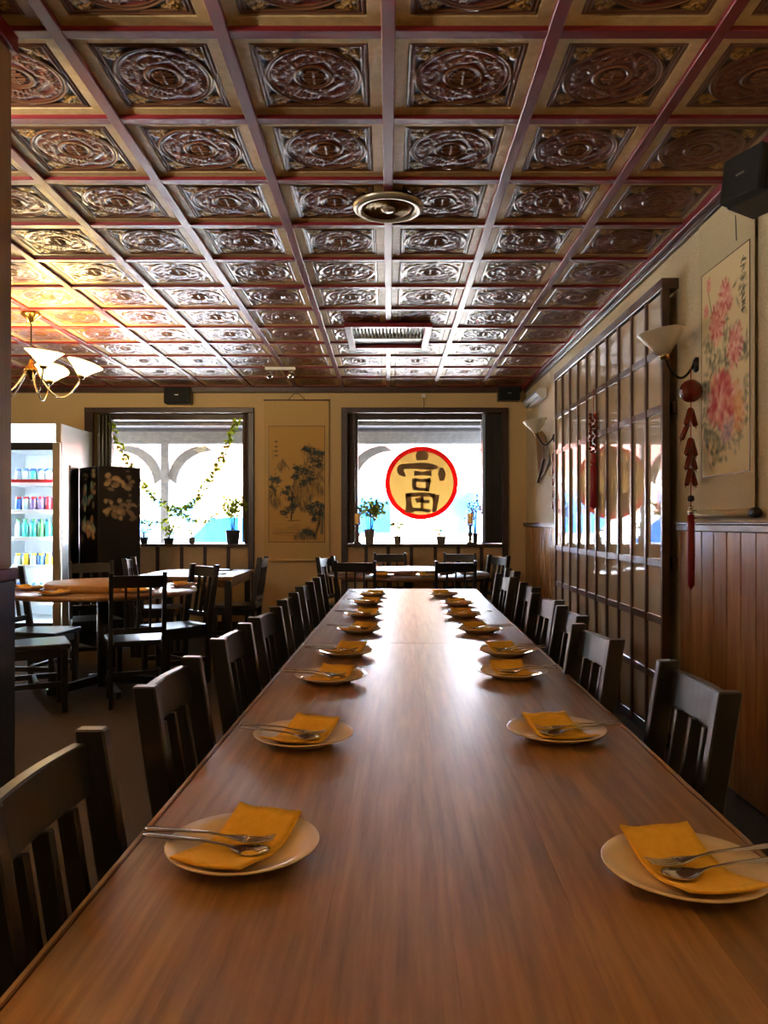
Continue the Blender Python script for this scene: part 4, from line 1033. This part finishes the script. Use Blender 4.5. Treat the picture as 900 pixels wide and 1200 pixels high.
back = {1.66: 'b_clear', 1.36: 'b_purple', 1.075: 'b_teal', .78: 'b_blue', .40: 'b_blue'}
SHAPES = {1.66: [(0, 0), (.032, 0), (.036, .006), (.036, .11), (.03, .125), (.024, .14), (0, .14)], 1.36: [(0, 0), (.028, 0), (.034, .008), (.034, .13), (.027, .14), (0, .14)],
          1.075: [(0, 0), (.03, 0), (.034, .006), (.034, .12), (.03, .14), (.014, .175), (.013, .19), (0, .19)], .78: [(0, 0), (.034, 0), (.037, .008), (.037, .08), (.03, .105), (.022, .12), (0, .12)]}
BM = {}
def bottle(x, y, z, m, label, grp, lid):
    t = thing('bottle', label, 'bottle', (x, y, z+.0005), 0, grp); pr_ = SHAPES.get(z, SHAPES[1.075]); k = (m, z, lid)
    if k not in BM:
        top = pr_[-1][1]; r_ = pr_[-2][0]
        a = MB().lathe(pr_, 14).build('body', m); b = MB().lathe([(0, top-.004), (r_+.004, top-.004), (r_+.004, top+.02), (0, top+.02)], 12).build('lid', lid); BM[k] = (a.data, b.data)
        bpy.data.objects.remove(a); bpy.data.objects.remove(b)
    link('body', BM[k][0], None, t); link('lid', BM[k][1], None, t)
on = ['first', 'second', 'third', 'fourth', 'fifth', 'sixth']
LID = {1.66: 'b_blue', 1.36: 'b_red', 1.075: 'b_green', .78: 'b_yellow', .40: 'b_blue'}
for k, z in enumerate(shz):
    for j in range(6):
        m = rows[z][j]; bottle(-3.93+j*.081, FY0+.16, z, m, '%s bottle in front row of fridge %s shelf, %s from its left' % (m[2:], names[k], on[j]), 'bottles on the fridge %s shelf' % names[k], LID[z])
        if z != .40: bottle(-3.93+j*.081, FY0+.30, z, back[z], '%s bottle in back row of fridge %s shelf, %s from its left' % (back[z][2:], names[k], on[j]), 'bottles on the fridge %s shelf' % names[k], 'b_blue')

# black lacquer folding screen ------------------------------------------
def panel_canvas(seed, figs):
    c = Canvas(46, 150, 3.3, C(20, 18, 18)); r_ = random.Random(seed)
    for (y, kind, n) in figs:
        for k in range(n):
            cc = [C(214, 200, 160), C(160, 150, 124), C(120, 176, 170), C(196, 146, 110)][r_.randrange(4)] if kind else [C(176, 156, 116), C(126, 112, 88)][r_.randrange(2)]
            c.blob(r_.uniform(.15, .85), y+r_.gauss(0, .1), r_.uniform(.04, .12), cc, .85, r_.uniform(.02, .06) if not kind else r_.uniform(.05, .14), r_.uniform(-.3, .3), .3)
    return c.a
fsn = thing('folding_screen', 'black lacquer folding screen with pale inlaid scenes beside the fridge', 'folding screen', (-3.0, 7.9, 0))
pts = [(-3.02, 7.30), (-3.10, 7.70), (-2.777, 7.35), (-2.465, 7.65)]
for k in range(3):
    a = Vector((*pts[k], 0)); b = Vector((*pts[k+1], 0)); d = (b-a); wd = d.length; an = math.atan2(d.y, d.x)
    pn = MB().b2((.004, 0, .04), (wd-.004, .02, 1.79)).build('screen_panel', 'lacq_edge', fsn, .003, loc=a-Vector(fsn.location)); pn.rotation_euler = (0, 0, an)
    me = grid_mesh('inlay', 46, 150, lambda U, V: (.012+U*(wd-.024), -.001+0*U, 1.76-V*1.68), panel_canvas(k+3, [[], [(.2, 0, 12), (.55, 1, 16), (1.15, 1, 26)], [(.25, 0, 26), (.75, 0, 34)]][k] if k else []))
    link('inlay', me, 'lacquer', pn)

# ------------------------------------------------------------------ outside
structure(MB().b2((-45, YF+.25, -.35), (45, 60, -.15)).build('ground', 'ground'))
pr = MB()
structure(MB().prism([(YF+.25, 2.98), (11.5, 2.62), (11.5, 2.70), (YF+.25, 3.06)], 'x', -8, 6).build('porch_roof', 'ext_roof'))
for k in range(7):
    y = 9.4+k*.33; z = 2.98-.36*(y-9.15)/2.35
    structure(MB().b2((-8, y-.03, z-.05), (6, y+.03, z)).build('trim_%d' % (4+k), 'ext_roof', None, .004))
structure(MB().b2((-8, 10.93, 2.37), (6, 11.07, 2.55)).build('beam', 'ext_grey', None, .006))
for px_, lab in ((-5.76, 'beyond the fridge'), (-3.19, 'in view through garland window'), (-.62, 'between the two windows'), (1.95, 'beyond the far corner')):
    t = thing('porch_post', 'grey timber porch post with curved braces, %s' % lab, 'post', (px_, 11.0, -.15), 0, 'porch posts')
    MB().b2((-.055, -.055, 0), (.055, .055, 2.519)).build('upright', 'ext_grey', t, .006)
    for s in (-1, 1):
        pts_ = [Vector((s*(.05+.52*(1-math.cos(q*PI/2))), 0, 2.02+.48*math.sin(q*PI/2))) for q in [i/8 for i in range(9)]]
        mb = MB(); vs = []
        for p in pts_:
            for dx, dy in ((0, -.03), (0, .03), (s*.13, .03), (s*.13, -.03)): vs.append((p.x+dx*.85, dy, p.z-abs(dx)*.6))
        fs = [(i*4+j, i*4+(j+1) % 4, i*4+4+(j+1) % 4, i*4+4+j) for i in range(8) for j in range(4)]+[(0, 1, 2, 3), (32, 33, 34, 35)]
        mb.add(vs, fs).build('brace', 'ext_grey', t)
def car(x, y, rz, label):
    t = thing('car', label, 'car', (x, y, -.15), rz, 'parked cars')
    MB().prism([(-2.1, .3), (-2.1, .75), (-1.9, .92), (-1.1, 1.0), (1.9, 1.02), (2.08, .9), (2.1, .3)], 'y', -.85, .85).build('body', 'carpaint', t, .05, 2)
    MB().prism([(-1.15, 1.0), (-.45, 1.54), (-.1, 1.6), (1.1, 1.58), (1.85, 1.02)], 'y', -.76, .76).build('cabin', 'carpaint', t, .05, 2)
    for a in ((-.85, 1.04, -.4, 1.48, .1, 1.5, .1, 1.04), (.16, 1.04, .16, 1.5, 1.0, 1.48, 1.5, 1.04)):
        for s in (-1, 1): MB().prism([(a[0], a[1]), (a[2], a[3]), (a[4], a[5]), (a[6], a[7])], 'y', s*.755, s*.768).build('side_window', 'carglass', t)
    MB().add([(-1.12, -.66, 1.05), (-1.12, .66, 1.05), (-.5, .58, 1.52), (-.5, -.58, 1.52)], [(0, 1, 2, 3)]).build('windscreen', 'carglass', t)
    for wx_ in (-1.3, 1.3):
        for s in (-1, 1): MB().lathe([(0, -.1), (.26, -.1), (.32, -.08), (.32, .08), (.26, .1), (0, .1)], 20, (wx_, s*.8, .32), Matrix.Rotation(PI/2, 3, 'X')).build('wheel', 'rubber', t)
car(-2.75, 14.6, -.06, 'white parked car with blue side windows, nearer the porch'); car(-6.4, 18.5, .05, 'white parked car with blue windows, farther across the street')
bd = thing('building', 'pale rendered shop building with brick piers across the street', 'building', (-4, 30, -.15))
MB().b2((-16, 0, 0), (18, 6, 3.6)).build('wall', 'facade', bd)
MB().prism([(-.6, 3.6), (3, 5.6), (6.6, 3.6)], 'x', -16.4, 18.4).build('roof', 'rooftile', bd)
for k in range(9):
    x = -14+k*3.8
    MB().b2((x-.25, -.12, 0), (x+.25, .02, 3.6)).build('brick_pier', 'brick', bd)
    f = MB().b2((x+.9, -.06, .9), (x+3.0, .02, 2.7)).build('window', 'rooftile', bd); MB().b2((x+1.0, -.075, 1.0), (x+2.9, -.05, 2.6)).build('pane', 'carglass', f)
for (x, y, s, lab) in ((-7.2, 22, 5, 'nearer the parked cars'), (-3.2, 24, 13, 'before the shop building'), (3.5, 23, 21, 'beyond the round sign')):
    rr_ = random.Random(s); t = thing('tree', 'bare autumn street tree with rusty leaves, %s' % lab, 'tree', (x, y, -.15), 0, 'street trees')
    tb = MB(); lv = MB()
    tb.tube([(0, 0, 0), (.05, 0, 1.2), (0, .05, 2.4)], [.14, .11, .08], 8)
    for k in range(14):
        a = rr_.random()*2*PI; e = Vector((1.5*math.cos(a)*rr_.uniform(.5, 1), 1.5*math.sin(a), rr_.uniform(2.6, 4.4))); b = Vector((0, 0, rr_.uniform(1.3, 2.4)))
        tb.tube([b, b.lerp(e, .5)+Vector((0, 0, .2)), e], [.05, .03, .012], 5)
        for q in range(26): lv.leaf(b.lerp(e, rr_.uniform(.4, 1))+Vector([rr_.gauss(0, .16) for _ in range(3)]), [rr_.uniform(-1, 1) for _ in range(3)], .14, .1)
    tb.build('trunk', 'stem', t); lv.build('foliage', 'leaf_r', t, fix=False)['kind'] = 'stuff'
